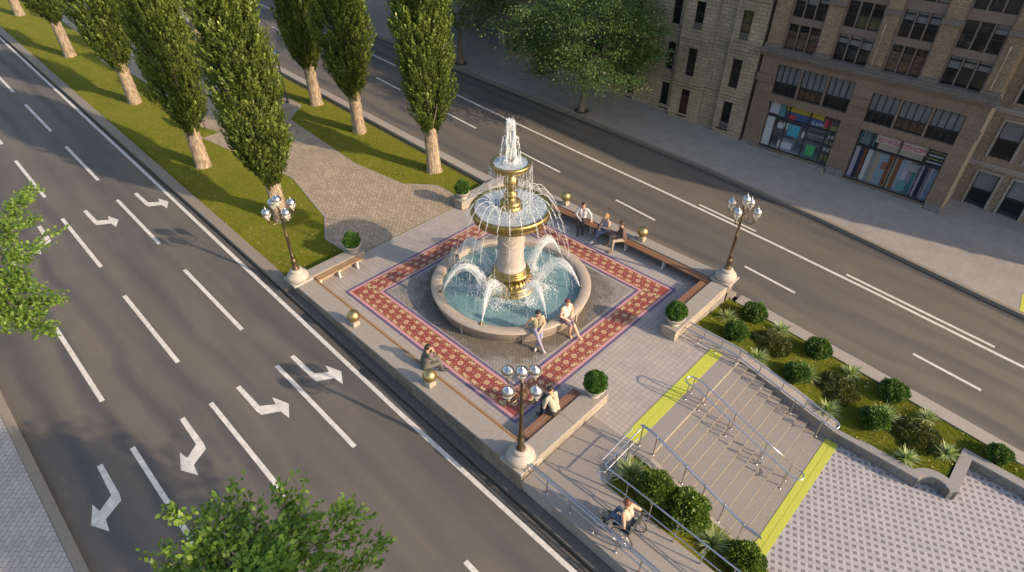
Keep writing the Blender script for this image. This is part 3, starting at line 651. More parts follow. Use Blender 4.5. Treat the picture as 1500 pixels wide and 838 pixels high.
# ------------------------------------------------------------------ street lamps
def lamp():
    r=empty('street_lamp'); b=MB()
    b.box(-.36,.36,-.36,.36,0,.06,0,.01); b.lathe([(.33,.06),(.36,.10),(.37,.18),(.34,.26),(.25,.33),(.19,.37),(.21,.39),(.21,.43),(.15,.46),(.0,.46)],n=32); b.build('base',[M['lamp_stone']],r)
    b=MB(); b.lathe([(.12,.46),(.115,.50),(.085,.56),(.075,.75),(.095,.78),(.095,.82),(.065,.86),(.06,.95),(.075,.98),(.055,1.02),(.048,1.75),(.065,1.78),(.065,1.81),(.044,1.85),(.038,2.4),(.06,2.44),(.05,2.50),(.03,2.56),(.03,2.80),(.05,2.84),(.0,2.85)],n=18); b.build('pole',[M['bronze']],r)
    def lantern(x,y,z):
        a=MB(); 
        a.lathe([(.0,-.14),(.03,-.13),(.05,-.10),(.07,-.06),(.12,.02),(.14,.09),(.142,.12)],(x,y,z),20); g_=a.build('globe',[M['lglass']],r)
        c=MB(); c.lathe([(.147,.11),(.15,.14),(.13,.20),(.085,.25),(.035,.275),(.018,.30),(.022,.32),(.008,.35),(.0,.37)],(x,y,z),20); c.build('cap',[M['silver']],g_); c=MB(); c.lathe([(.05,-.16),(.055,-.13),(.03,-.11)],(x,y,z),12); c.build('holder',[M['bronze']],g_)
        c=MB()
        for k in range(6):
            t=k*math.pi/3; c.tube([(x+.05*math.cos(t),y+.05*math.sin(t),z-.1),(x+.122*math.cos(t),y+.122*math.sin(t),z+.02),(x+.148*math.cos(t),y+.148*math.sin(t),z+.12)],.005,5)
        c.build('rib',[M['bronze']],g_)
    lantern(0,0,3.02)
    a=MB(); a.tube([(0,0,2.8),(0,0,2.9)],.035,8); a.build('stem',[M['bronze']],r)
    for k in range(4):
        t=k*math.pi/2; dx,dy=math.cos(t),math.sin(t)
        a=MB(); P=[(.03,2.48),(.12,2.40),(.25,2.36),(.36,2.39),(.42,2.47),(.43,2.58)]
        a.tube([(dx*u,dy*u,z) for u,z in P],.017,7)
        a.tube([(dx*u,dy*u,z) for u,z in [(.04,2.62),(.12,2.64),(.2,2.58),(.22,2.50),(.17,2.46),(.13,2.50),(.15,2.54)]],.01,6)
        a.ball((dx*.43,dy*.43,2.57),.03,8,6); a.build('arm',[M['bronze']],r); lantern(dx*.43,dy*.43,2.73)
    return r
l0=lamp(); l0.location=(-5.36,-5.0,.40); tag(l0,'five-globe bronze street lamp on the parapet corner beside the park lawn','street lamp','ornate five-globe street lamps')
for x,y,l in [(5.18,-4.98,'five-globe bronze street lamp nearest the viewer, above the ramp railing'),(5.18,5.26,'five-globe bronze street lamp at the far corner beside the flower bed')]:
    c=copy_tree(l0); c.location=(x,y,.40); c['label']=l

# ------------------------------------------------------------------ foliage makers
def leaf_cards(P,D,size,aspect=.55,jit=.5,O=None,oj=.5):
    """P centres (n,3), D axis directions (n,3): rhombic leaf of two triangles merged as a quad"""
    n=len(P); D=D+rng.normal(0,jit,(n,3)); D/=np.linalg.norm(D,axis=1)[:,None]+1e-9
    A=rng.normal(0,1,(n,3)) if O is None else O+rng.normal(0,oj,(n,3)); S=np.cross(D,A); S/=np.linalg.norm(S,axis=1)[:,None]+1e-9
    sz=(size*rng.uniform(.65,1.3,n))[:,None]; V=np.zeros((n,4,3))
    Nn=np.cross(D,S)
    V[:,0]=P-D*sz*.5; V[:,1]=P+S*sz*aspect*.5+Nn*sz*.08; V[:,2]=P+D*sz*.5; V[:,3]=P-S*sz*aspect*.5+Nn*sz*.08
    return V.reshape(-1,3)
def poplar_mesh(H,rmax,seed,n_spr=1900):
    """spindle crown built of tight upswept brush-like sprigs, paler at the tips; z from 0 to H"""
    r_=np.random.default_rng(seed); Ps=[];Ds=[];Ts=[];Os=[]
    lumps=[(r_.uniform(0,2*np.pi),r_.uniform(.04,.85)*H,r_.uniform(-.24,.26)) for _ in range(46)]
    for i in range(n_spr):
        t=r_.uniform(0,1)**.85; z=t*H; ang=r_.uniform(0,2*np.pi)
        R0=rmax*np.interp(t,[0,.04,.10,.2,.32,.55,.8,.93,1],[.14,.34,.62,.86,1.0,.95,.70,.40,.08]); R1=R0
        for a,zz,q in lumps:
            da=abs((ang-a+np.pi)%(2*np.pi)-np.pi); w=np.exp(-(da/.38)**2-((z-zz)/.55)**2); R1+=q*w*rmax
        inner=r_.random(); rr=R1*(.35+.65*inner**.45)*r_.uniform(.88,1.08) if i%5 else R1*r_.random()
        out=np.array([np.cos(ang),np.sin(ang),0]); c=out*rr+np.array([0,0,z])
        ax=np.array([0,0,1.])+out*(.18+.30*r_.random())+r_.normal(0,.13,3); ax/=np.linalg.norm(ax); L=r_.uniform(.50,.95)
        k=32; q=r_.uniform(0,1,k); rad=.072*np.sin(np.pi*np.clip(q*.85+.12,0,1)); aa=r_.uniform(0,2*np.pi,k)
        e1=np.cross(ax,[1,0,.3]); e1/=np.linalg.norm(e1); e2=np.cross(ax,e1)
        P=c+ax*L*(q[:,None]-.3)+(np.cos(aa)[:,None]*e1+np.sin(aa)[:,None]*e2)*rad[:,None]
        D=ax*1.0+(np.cos(aa)[:,None]*e1+np.sin(aa)[:,None]*e2)*.45
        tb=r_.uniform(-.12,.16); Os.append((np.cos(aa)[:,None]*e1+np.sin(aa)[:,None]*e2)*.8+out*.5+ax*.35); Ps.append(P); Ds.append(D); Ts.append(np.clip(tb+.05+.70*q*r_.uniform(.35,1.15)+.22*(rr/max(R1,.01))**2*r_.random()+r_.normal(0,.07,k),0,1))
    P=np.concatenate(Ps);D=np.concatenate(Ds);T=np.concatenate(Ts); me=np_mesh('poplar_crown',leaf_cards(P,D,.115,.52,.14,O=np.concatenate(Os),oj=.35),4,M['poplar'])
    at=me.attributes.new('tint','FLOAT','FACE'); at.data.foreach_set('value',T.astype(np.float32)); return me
def poplar_trunk(h,seed):
    r_=random.Random(seed); m=MB(); n=18; rings=44; vs=[];fs=[]
    for i in range(rings):
        z=h*i/(rings-1); rad=.315*(1-.12*z/1.9)+.05*math.exp(-z/.12) if z<2 else max(.03,.14*(1-(z-2)/(h-2))+.13*math.exp(-(z-2)/.3))
        for k in range(n):
            t=2*math.pi*k/n; rr=rad*(1+.07*math.sin(3*t+seed+z*.9)+.05*math.sin(7*t+z*2)+r_.uniform(-.06,.06)); vs.append((rr*math.cos(t),rr*math.sin(t),z))
    for i in range(rings-1):
        for k in range(n): fs.append((i*n+k,i*n+(k+1)%n,(i+1)*n+(k+1)%n,(i+1)*n+k))
    m.add(vs,fs,0,True)
    return m
HP=8.6
crowns=[poplar_mesh(HP,1.02,s) for s in (11,12,13)]
trunks=[poplar_trunk(7.2,s).mesh('poplar_trunk',[M['bark']]) for s in (1,2)]
def limbs(seed,z0=1.7):
    r_=random.Random(seed); m=MB()
    for i in range(12):
        a=r_.uniform(0,6.28); z=r_.uniform(z0,5); l=r_.uniform(1.2,2.2); rr=r_.uniform(.5,.95)
        m.tube([(0.05*math.cos(a),.05*math.sin(a),z),(rr*.5*math.cos(a),rr*.5*math.sin(a),z+l*.4),(rr*math.cos(a),rr*math.sin(a),z+l)],[.05,.035,.012],6)
    return m.mesh('poplar_limbs',[M['bark']])
limb_m=limbs(4)
def poplar(x,y,i,label,grp,sc=1.,th=1.85):
    r=empty('poplar_tree',(x,y,TZ(x)-.03),random.uniform(0,6.28),label=label,cat='tree',group=grp)
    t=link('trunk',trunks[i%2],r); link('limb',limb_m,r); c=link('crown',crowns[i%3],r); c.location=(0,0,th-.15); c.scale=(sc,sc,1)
    return r
grp='columnar poplars in two rows in the park'
poplar(-9.75,-3.25,0,'poplar of the left row standing closest to the fountain terrace, behind the park corner lamp',grp,1.12,1.6)
poplar(-15.98,-3.6,1,'left-row poplar second from the terrace, its pale trunk clear on the sunny grass',grp,1.0,1.7)
poplar(-25.06,-3.2,2,'poplar of the left row third from the terrace, with a clean pale trunk',grp,1.15,1.9)
poplar(-34.7,-3.44,0,'poplar of the left row with only its lower crown in view, fourth from the terrace',grp,1.15,2.0)
poplar(-45.67,-3.34,1,'poplar at the top left corner showing only its trunk foot',grp,1.1,2.3)
poplar(-8.55,3.73,1,'poplar of the right row nearest the terrace, above the rear round shrub pot',grp,1.08,1.95)
poplar(-14.12,3.55,2,'right-row poplar second from the terrace, between the small park lamp and the rear planter',grp,1.1,1.9)
poplar(-18.51,3.81,0,'poplar of the right row just past the small park lamp',grp,1.05,1.9)
poplar(-25.5,3.75,1,'poplar of the right row partly hidden behind the biggest crown',grp,1.1,1.9)
poplar(-32.5,3.7,2,'poplar of the right row farthest back, seen between two nearer crowns',grp,1.1,1.9)

def broad_tree(name,loc,label,H,trunk_h,rad,seed,leafmat,leafsize,nclump,cat='tree',flat=.35,lean=(0,0),barkm='bark2',cz=None,group=None,per=70,csz=.42):
    r_=np.random.default_rng(seed); rr=random.Random(seed)
    root=empty(name,loc,0,label=label,cat=cat,group=group)
    t=MB(); top=Vector((lean[0],lean[1],trunk_h)); 
    t.tube([(0,0,-.05),(lean[0]*.25,lean[1]*.25,trunk_h*.5),tuple(top)],[.17*H/7+.05,.12*H/7+.02,.10*H/7],10); 
    tips=[]
    cz=cz if cz is not None else (trunk_h+H)/2
    cen=np.array([lean[0]*1.6,lean[1]*1.6,cz]); ext=np.array([rad,rad,(H-trunk_h)/2])
    nb=9
    for i in range(nb):
        a=2*math.pi*i/nb+rr.uniform(-.3,.3); el=rr.uniform(.15,1.2)
        p1=cen+ext*np.array([math.cos(a)*math.cos(el),math.sin(a)*math.cos(el),math.sin(el)*.8])*.75
        mid=(Vector(p1)*.45+top*.55)+Vector((0,0,.15*H/7)); t.tube([tuple(top),tuple(mid),tuple(p1)],[.06*H/7,.04*H/7,.015],6); tips.append(p1)
        for k in range(4):
            q=Vector(p1)+Vector((rr.uniform(-1,1),rr.uniform(-1,1),rr.uniform(-.4,.6)))*rad*.35; t.tube([tuple(mid.lerp(Vector(p1),.3+.17*k)),tuple(q)],[.02,.006],5); tips.append(np.array(q))
    t.build('trunk',[M[barkm]],root)
    Ps=[];Ds=[];Os=[]
    for i in range(nclump):
        # flattened shelves of leaves over an irregular dome
        a=r_.uniform(0,2*np.pi); u=r_.uniform(-.75,1); s=np.sqrt(1-min(1,u*u)*.9); q=r_.uniform(.55,1.0)
        lob=1+.18*np.sin(3*a+seed)+.12*np.sin(5*a+2*seed+u*3)
        c=cen+ext*np.array([np.cos(a)*s*q*lob,np.sin(a)*s*q*lob,u*q*.95])
        k=int(per*r_.uniform(.5,1.4)); sg=csz*r_.uniform(.6,1.3)
        P=c+r_.normal(0,1,(k,3))*np.array([sg,sg,sg*flat]); P[:,2]-=.25*((P[:,:2]-c[:2])**2).sum(1)
        Ps.append(P); D=(P-cen)*np.array([1,1,.2]); D/=np.linalg.norm(D,axis=1)[:,None]+1e-6; D[:,2]-=.25; Ds.append(D); O_=(P-c)/np.array([sg,sg,sg*flat])*.4+np.array([0,0,.9]); Os.append(O_)
    P=np.concatenate(Ps);D=np.concatenate(Ds)
    link('crown',np_mesh('crown',leaf_cards(P,D,leafsize,.6,.45,O=np.concatenate(Os),oj=.55),4,M[leafmat]),root); return root
def pit(x,y,z,r):
    g=MB(); g.lathe([(r,.0),(r,.012),(r-.04,.02),(0,.02)],(x,y,z),24); return struct(g,'tree_pit',M['soil'])
pit(-8.08,13.85,TZ(-8.08)+.045,.42); pit(-17.8,13.75,TZ(-17.8)+.045,.42)
broad_tree('street_tree',(-8.08,13.85,TZ(-8.08)+.05),'wide-spreading green street tree in a round pit before the pale stone building',7.2,1.7,3.95,3,'leafdark',.12,270,flat=.26,lean=(.1,0),cz=4.0,group='street trees on the far pavement',per=170,csz=.46)
broad_tree('street_tree',(-17.8,13.75,TZ(-17.8)+.05),'dark green street tree farther back, right behind the poplars',7.5,1.9,3.6,5,'leafdark',.12,170,flat=.35,cz=4.3,group='street trees on the far pavement',per=170,csz=.46)
broad_tree('street_tree',(-29,14.2,TZ(-29)+.05),'dark street tree deepest in the shade at the top of the picture',8,1.9,3.6,6,'leafdark',.18,150,flat=.4,cz=4.6,group='street trees on the far pavement',per=170,csz=.46)
broad_tree('street_tree',(-22.5,19.5,TZ(-22.5)+.05),'shadowy tree in the dark courtyard beside the pale stone building',7,1.6,3.2,8,'leafdark',.18,120,flat=.4,cz=4.2,group='street trees on the far pavement',per=170,csz=.46)
def plume_tree(loc,label,tips,core,rad0,seed,leafsize,n_per,barkm='bark2'):
    """street tree seen at its crown edge: limbs ending in leafy sprays"""
    r_=np.random.default_rng(seed); root=empty('near_tree',loc,0,label=label,cat='tree'); L=np.array(loc); cb=np.array(core)-L
    t=MB(); t.tube([(0,0,-.05),(cb[0]*.2,cb[1]*.2,cb[2]*.35),tuple(cb-np.array([0,0,.5]))],[.16,.12,.09],10)
    Ps=[];Ds=[];Os=[]
    def spray(a,b,r0,r1,n):
        ab=b-a; l=np.linalg.norm(ab); d=ab/l
        for _ in range(int(n)):
            q=r_.random()**.75; c=a+ab*q+np.array([0,0,.12*np.sin(q*3.1)]); rr=r0+(r1-r0)*q
            off=r_.normal(0,1,3)*np.array([rr,rr,rr*.38]); tw=c+off
            k=5; dd=off/np.linalg.norm(off)*.6+d; dd/=np.linalg.norm(dd)
            P=tw+dd*np.linspace(0,.16,k)[:,None]+r_.normal(0,.028,(k,3)); Ps.append(P); Ds.append(np.repeat((dd+np.array([0,0,-.15]))[None],k,0)+r_.normal(0,.45,(k,3))); Os.append(np.repeat((np.array([0,0,1.])+off*.6)[None],k,0))
    for tp in tips:
        b=np.array(tp)-L; a=cb+r_.normal(0,.15,3); m_=a*.5+b*.5+np.array([0,0,.15])
        t.tube([tuple(cb-np.array([0,0,.5])),tuple(m_),tuple(b)],[.045,.026,.007],6); spray(a*.75+b*.25,b,rad0,.09,n_per*np.linalg.norm(b-a))
        for _ in range(5):
            q=r_.uniform(.35,.9); p=a*(1-q)+b*q; e=p+r_.normal(0,.32,3)*np.array([1,1,.5]); t.tube([tuple(p),tuple(e)],[.014,.005],5); spray(p,e,.10,.05,16)
    for _ in range(6):
        a=cb+r_.normal(0,.2,3); d=r_.normal(0,1,3)*np.array([1,1,.5]); b=a+d/np.linalg.norm(d)*rad0*2.6; t.tube([tuple(a),tuple(b)],[.03,.006],5); spray(a,b,rad0*.6,.1,n_per*.8)
    t.build('trunk',[M[barkm]],root)
    link('crown',np_mesh('crown',leaf_cards(np.concatenate(Ps),np.concatenate(Ds),leafsize,.62,.3,O=np.concatenate(Os),oj=.5),4,M['leafnear']),root); return root
plume_tree((6.3,-14.1,TZ(6.3)+.05),'bright green treetop of large leaves rising from the bottom edge of the picture',[(4.41,-12.06,4.4),(4.5,-11.3,4.7),(4.64,-10.89,5.0),(5.4,-10.19,5.2),(5.85,-10.18,5.2),(6.26,-9.73,5.0),(6.99,-9.98,4.8),(5.33,-10.67,5.1),(5.3,-11.68,4.6),(6.57,-10.52,4.9),(5.0,-11.4,4.7),(6.0,-10.9,5.0),(7.6,-12.2,4.6),(5.3,-13.2,4.6),(7.2,-13.4,4.8)],(6.2,-12.0,4.3),.20,21,.10,21)
plume_tree((-7.2,-14.3,TZ(-7.2)+.05),'green tree reaching in over the street from the left edge of the picture',[(-9.14,-10.23,4.6),(-7.61,-10.7,4.4),(-6.45,-10.88,4.2),(-4.0,-11.27,4.0),(-3.28,-11.76,3.8),(-4.24,-12.2,3.7),(-5.2,-11.5,4.1),(-5.6,-12.6,3.9),(-9.0,-12.0,4.6),(-7.5,-12.0,4.5),(-9.0,-14.5,4.4),(-6.0,-14.8,4.3)],(-7.0,-12.8,3.9),.24,9,.105,38)
broad_tree('near_tree',(17.0,-6.2,TZ(17.0)+.05),'unseen verge tree added beside the ramp kerb to cast shade on the road',11.0,6.4,1.8,15,'leafnear',.18,150,flat=.5,lean=(-.75,-1.0),cz=8.8,per=60,csz=.42)  # out of view, added only for its shadow on the near-left lanes

# shrubs
def sphere_bush_mesh(r,n,mat,size,seed,sq=1.,hollow=.75,zc=None):
    r_=np.random.default_rng(seed); d=r_.normal(0,1,(n,3)); d/=np.linalg.norm(d,axis=1)[:,None]
    lump=1+.07*np.sin(d[:,0]*7+seed)+.07*np.sin(d[:,1]*8+d[:,2]*5+seed*2)
    q=(hollow+(1-hollow)*r_.random(n))*lump; P=d*q[:,None]*r; P[:,2]*=sq; P[:,2]+=(r*sq if zc is None else zc)
    k=P[:,2]>0; return np_mesh('bush',leaf_cards(P[k],d[k]+np.array([0,0,.4]),size,.65,.6),4,M[mat])
box_me=sphere_bush_mesh(.325,5200,'box',.048,1,.92); 
def planter(x,y,label,plabel):
    r=empty('stone_planter',(x,y,.40),0,label=label,cat='planter',group='stone planters at the wall ends')
    b=MB(); b.lathe([(.0,0),(.17,0),(.18,.03),(.12,.06),(.13,.09),(.22,.14),(.27,.21),(.285,.27),(.30,.28),(.30,.31),(.255,.31),(.25,.27),(.0,.26)],n=28); b.build('bowl',[M['lamp_stone']],r)
    b=MB(); b.lathe([(.245,.268),(.0,.275)],n=20); b.build('soil',[M['soil']],r)
    s=empty('box_ball',(x,y,.62),random.uniform(0,6),label=plabel,cat='shrub',group='clipped box balls in the planters'); link('foliage',box_me,s)
    m=MB(); m.tube([(0,0,.02),(.01,0,.3)],.02,6); m.build('stem',[M['bark2']],s)
planter(-5.40,-2.72,'stone bowl planter at the end of the short park-side wall, left of the paved path','clipped green box ball left of the paved path entrance')
planter(-5.40,2.68,'stone bowl planter at the rear wall end, right of the paved path','clipped box ball right of the paved path, partly behind the fountain spray')
planter(5.18,2.05,'stone bowl planter on the wall end above the flower bed handrail','clipped box ball at the wall end beside the flower bed')
planter(5.18,-2.02,'stone bowl planter on the wall end above the steps and ramp','clipped box ball at the wall end near the seated reader')
# bed shrubs
def mound_mesh(seed):
    r_=np.random.default_rng(seed); n=2600; a=r_.uniform(0,2*np.pi,n); rr=.62*np.sqrt(r_.random(n)); z=(.26*(1-(rr/.66)**2))*(.35+.65*r_.random(n))+.02+.05*np.sin(a*5+rr*9)
    P=np.stack([rr*np.cos(a),rr*np.sin(a),np.abs(z)],1); D=np.stack([np.cos(a),np.sin(a),np.full(n,.6)],1)
    return np_mesh('mound',leaf_cards(P,D,.085,.35,.7),4,M['mound'])
def yucca_mesh(seed,k=70,L=.36):
    r_=random.Random(seed); V=[]
    for i in range(k):
        a=r_.uniform(0,6.283); el=r_.uniform(.1,1.35); l=L*r_.uniform(.7,1.15)*(1.0 if el<1 else .8); wd=.016
        d=Vector((math.cos(a)*math.cos(el),math.sin(a)*math.cos(el),math.sin(el))); s=Vector((-math.sin(a),math.cos(a),0))*wd
        p0=Vector((0,0,.05)); p1=p0+d*l*.5; p2=p0+d*l-Vector((0,0,.10*l*(1.3-el)))
        for q in (p0-s*.6,p0+s*.6,p1+s,p1-s): V.append(tuple(q))
        for q in (p1-s,p1+s,p2+s*.15,p2-s*.15): V.append(tuple(q))
    return np_mesh('yucca',np.array(V),4,M['yucca'])
bush_me=[sphere_bush_mesh(.35,4200,'bush',.06,s,.8,.6,.24) for s in (3,4)]; mound_me=[mound_mesh(s) for s in (5,6)]; yuc_me=[yucca_mesh(s,95,.42) for s in (7,8,9)]
def shrub(kind,me,x,y,z,label,grp,s=1.,cat='shrub'):
    o=link(kind,me); o.location=(x,y,z-.02); o.rotation_euler=(0,0,random.uniform(0,6.28)); o.scale=(s,s,s); tag(o,label,cat,grp); return o
G1='round dark bushes in the flower bed'; G2='low straggling mounds in the flower bed'; G3='spiky pale yuccas in the flower bed'
for i,(x,y,z,l) in enumerate([(6.56,5.04,-.43,'round dark bush by the kerb just below the far corner lamp'),(6.63,3.52,-.22,'round dark bush behind the first pale yucca, close to the flower bed handrail'),(8.78,4.97,-.54,'round dark bush against the street kerb in the middle of the flower bed'),(8.77,3.35,-.43,'round dark bush with a yucca poking out behind it, mid bed beside the parapet'),(11.09,4.91,-.67,'round dark bush by the kerb, third along the street edge'),(11.05,3.44,-.69,'round dark bush topped by a pale yucca, third along the parapet side'),(13.92,4.71,-.78,'round dark bush at the right edge, behind the wall corner')]):
    shrub('round_bush',bush_me[i%2],x,y,z,l,G1,random.uniform(1.08,1.22) if i<6 else .9)
for i,(x,y,z,l) in enumerate([(7.58,4.15,-.36,'low straggling mound amid the first cluster of bushes, nearest the lamp'),(9.83,4.0,-.6,'low straggling mound in the middle of the flower bed'),(12.11,3.89,-.72,'low straggling mound before the semicircular niche wall')]):
    shrub('low_bush',mound_me[i%2],x,y,z,l,G2,1.05)
for i,(x,y,z,l,s) in enumerate([(5.98,4.25,-.3,'pale yucca nearest the parapet wall under the far lamp',1),(7.62,3.06,-.23,'pale yucca pressed against the handrail bend',1),(7.53,5.08,-.48,'pale yucca by the kerb between the first two kerbside bushes',1),(9.91,4.87,-.61,'pale yucca by the kerb between the second and third kerbside bushes',1),(9.95,2.93,-.61,'pale yucca beside the lower end of the stair parapet',1.),(8.98,3.75,-.5,'pale yucca peeking from behind the middle round bush',1.05),(11.2,3.95,-.68,'pale yucca sprouting above the third parapet-side bush',1.15),(12.13,4.74,-.71,'small pale yucca near the kerb before the last bush',.9),(12.15,2.9,-.73,'pale yucca by the end of the straight retaining wall',.95),(12.88,3.81,-.75,'pale yucca beside the short jogging wall',1.)]):
    shrub('yucca',yuc_me[i%3],x,y,z,l,G3,s)
G4='plants in the narrow bed beside the ramp'
yb=[yucca_mesh(31,150,.55)]
M['bush2']=m_leaf('planter_bush_leaves',(.055,.11,.018),(.19,.25,.05),.3)  # lighter, yellower leaves for the ramp planter bushes
bb=sphere_bush_mesh(.42,8000,'bush2',.06,12,.75,.5,.30); bc=sphere_bush_mesh(.42,8000,'bush2',.065,13,.72,.45,.28)
shrub('yucca',yb[0],7.28,-3.18,-.06,'large spiky yucca at the upper corner of the ramp planter',G4,1.0)
shrub('leafy_bush',bb,7.98,-3.2,-.12,'leafy bush next to the large yucca in the ramp planter',G4,1.15)
shrub('leafy_bush',bc,8.82,-3.12,-.28,'broader leafy bush in the middle of the ramp planter, level with the wheelchair',G4,1.35)
shrub('yucca',yb[0],9.62,-3.1,-.50,'second spiky yucca in the ramp planter, above the bottom edge',G4,.95)
shrub('leafy_bush',bb,10.35,-2.98,-.66,'leafy bush at the stair foot end of the ramp planter',G4,1.1)
shrub('leafy_bush',bc,11.2,-3.1,-.80,'leafy bush of the ramp planter cut by the bottom edge of the picture',G4,.95)

# ------------------------------------------------------------------ handrails
def rail_thing(label,rails,posts,group='stainless steel handrails',r=.021):
    p0=rails[0][0]; root=empty('handrail',(p0[0],p0[1],p0[2]-.5),0,label=label,cat='handrail',group=group); o=Vector(root.location)
    for i,pl in enumerate(rails):
        m=MB(); m.tube([tuple(Vector(p)-o) for p in pl],r if i<2 else r*.7,10); m.build('rail' if i<2 else 'lower_rail',[M['steel']],root)
    for (x,y,zb,zt) in posts:
        m=MB(); m.tube([tuple(Vector((x,y,zb))-o),tuple(Vector((x,y,zt))-o)],.018,8); q=Vector((x,y,zb))-o; m.lathe([(.035,0),(.035,.01),(.02,.012)],tuple(q),12); m.build('post',[M['steel']],root)
    return root
def arcpts(cx,cy,r,a0,a1,z,n=7): return [(cx+r*math.cos(R(a)),cy+r*math.sin(R(a)),z) for a in np.linspace(a0,a1,n)]
xsr=[5.5,7.0,8.5,10,12,14,17,20]
rail_thing('double steel handrail along the outer street edge of the ramp, starting at the nearest lamp',
    [[(x,-5.08,RZ(x)+.62) for x in xsr],[(x,-5.00,RZ(x)+.60) for x in xsr],[(x,-5.04,RZ(x)+.30) for x in xsr]],
    [(x,-5.04,RZ(x),RZ(x)+.61) for x in (6.12,6.84,7.54,8.2,8.84,9.5,10.2,10.9,11.6,12.3,13.2,14.2)])
rail_thing('steel handrail along the planter side of the ramp with a cross rail at its head',
    [[(6.93,-2.42,.80),(6.94,-3.88,.80),(7.0,-3.92,.80)]+[(x,-3.90,RZ(x)+.80) for x in (7.5,9,10,12,14,17,20)],
     [(6.75,-2.50,.72),(6.77,-3.80,.72)],
     arcpts(6.95,-3.98,.10,90,180,.50,5)+[(7.0,-4.06,.48)]+[(x,-4.0,RZ(x)+.48) for x in (7.5,9,10,12,14,17,20)],
     [(6.93,-2.45,.45),(6.93,-3.88,.45)]],
    [(x,-3.90,RZ(x)-.02,RZ(x)+.79) for x in (7.0,7.62,8.3,9.0,9.7,10.4,11.1,12,13,14)]+[(6.93,-2.85,0,.79),(6.93,-3.4,0,.79)])
def SZt(x): return float(np.interp(x,[7.2,10.0,10.4],[0,-1.05,ZL]))
rail_thing('steel handrail on the ramp side of the steps, ending beside the lower yellow strip',
    [[(6.86,-2.30,.80),(7.15,-2.30,.80)]+[(x,-2.30,SZt(x)+.80) for x in (7.6,8.5,9.3,10.0,10.42)],[(6.88,-2.24,.77),(7.15,-2.24,.77)]+[(x,-2.24,SZt(x)+.77) for x in (7.6,8.5,9.3,10.0,10.38)]],
    [(x,-2.29,z,z+.80) for x,z in ((6.93,0),(7.36,0),(8.27,-.32),(8.84,-.55),(9.4,-.75),(9.95,-.96))])
def SP(x): return float(np.interp(x,[7.2,10.1],[.0,-1.03]))
def loop(x0,x1,y0,y1,h):
    f=lambda x: SP(x)+h; ym=(y0+y1)/2;r=(y1-y0)/2
    a=[(x0+r-r*math.cos(t),ym-r*math.sin(t),h) for t in np.linspace(math.pi/2,-math.pi/2,9)]
    pts=[(x,y0,f(x)) for x in (x1-r,9.3,8.5,7.6,7.2)]+a+[(x,y1,f(x)) for x in (7.2,7.6,8.5,9.3,x1-r)]
    e=[(x1-r+r*math.sin(t),ym+r*math.cos(t),f(x1-r)) for t in np.linspace(0,math.pi,9)]
    return pts+e
rail_thing('long looped double steel handrail down the middle of the steps',[loop(6.78,10.42,-.06,.26,.62)],
    [(x,y,z,SP(x)+.62) for x in (6.95,7.4,8.3,9.3,10.05) for y,z in ((-.06,-.107*max(0,math.ceil((x-7.33)/.2967))),(.26,-.107*max(0,math.ceil((x-7.33)/.2967))))])
def PR(x,h): return PZ(x)+h
e=[(10.30+.15*math.sin(t),2.35+.15*math.cos(t),PZ(10.3)+.36-.02*t) for t in np.linspace(0,math.pi,9)]
rail_thing('looped steel handrail on the sloping parapet between the steps and the flower bed',
    [[(5.46,2.5,.36),(7.25,2.5,.34)]+[(x,2.5,PR(x,.36)) for x in (8,9,10.2)]+e+[(x,2.2,PR(x,.34)) for x in (10.1,9,8)]+[(7.25,2.2,.33),(5.46,2.2,.33)],
     [(5.46,2.27,.27),(7.25,2.27,.27)]+[(x,2.27,PR(x,.26)) for x in (8,9,10.2)]],
    [(x,2.5,PZ(x),PR(x,.35)) for x in (6.05,6.65,7.25,7.95,8.7,9.45,10.1)]+[(x,2.22,zz,PZ(x)+.33) for x,zz in ((6.0,0),(6.62,0),(7.3,0),(8.2,-.4),(9.2,-.7),(10.05,-1.0))])

# ------------------------------------------------------------------ fountain
F=empty('fountain',(0,0,0),0,label='gilded tiered fountain with round pale stone basin and arching water jets',cat='fountain')
b=MB()
b.lathe([(2.58,0),(2.60,.10),(2.63,.11),(2.63,.36),(2.66,.40),(2.72,.42),(2.735,.47),(2.70,.50),(2.40,.50),(2.37,.47),(2.37,.05)],n=96)
for k in range(24):
    t=2*math.pi*(k+.5)/24; c_,s_=math.cos(t),math.sin(t); 
    P=lambda r,u,z:(r*c_-u*s_,r*s_+u*c_,z)
    if k%3==0: b.hexa([P(2.60,-.035,.0),P(2.665,-.035,.0),P(2.665,.035,.0),P(2.60,.035,.0)],[P(2.60,-.035,.41),P(2.665,-.035,.41),P(2.665,.035,.41),P(2.60,.035,.41)])
b.build('basin',M['basin_stone'],F)
b=MB(); vs=[(0,0,.31)]; fs=[]; nr,nn=26,96
for i in range(1,nr+1):
    for k in range(nn):
        r=2.375*i/nr;t=2*math.pi*k/nn; z=.31+.008*math.sin(9*r+3*math.sin(2*t))+.010*math.sin(5*t+7*r)*(1.6-min(1.5,r))+.006*random.uniform(-1,1)*(2.4-r)/2; vs.append((r*math.cos(t),r*math.sin(t),z))
for k in range(nn): fs.append((0,1+k,1+(k+1)%nn))
for i in range(nr-1):
    for k in range(nn): a=1+i*nn+k;c=1+i*nn+(k+1)%nn; fs.append((a,a+nn,c+nn,c))
b.add(vs,fs,0,True); b.build('pool_water',M['water'],F)
b=MB(); b.lathe([(.86,.1),(.86,.30),(.83,.36),(.74,.39),(.72,.43),(.76,.46),(.76,.50),(.66,.54),(.58,.58),(.54,.66),(.53,.74),(.56,.80)],n=48)
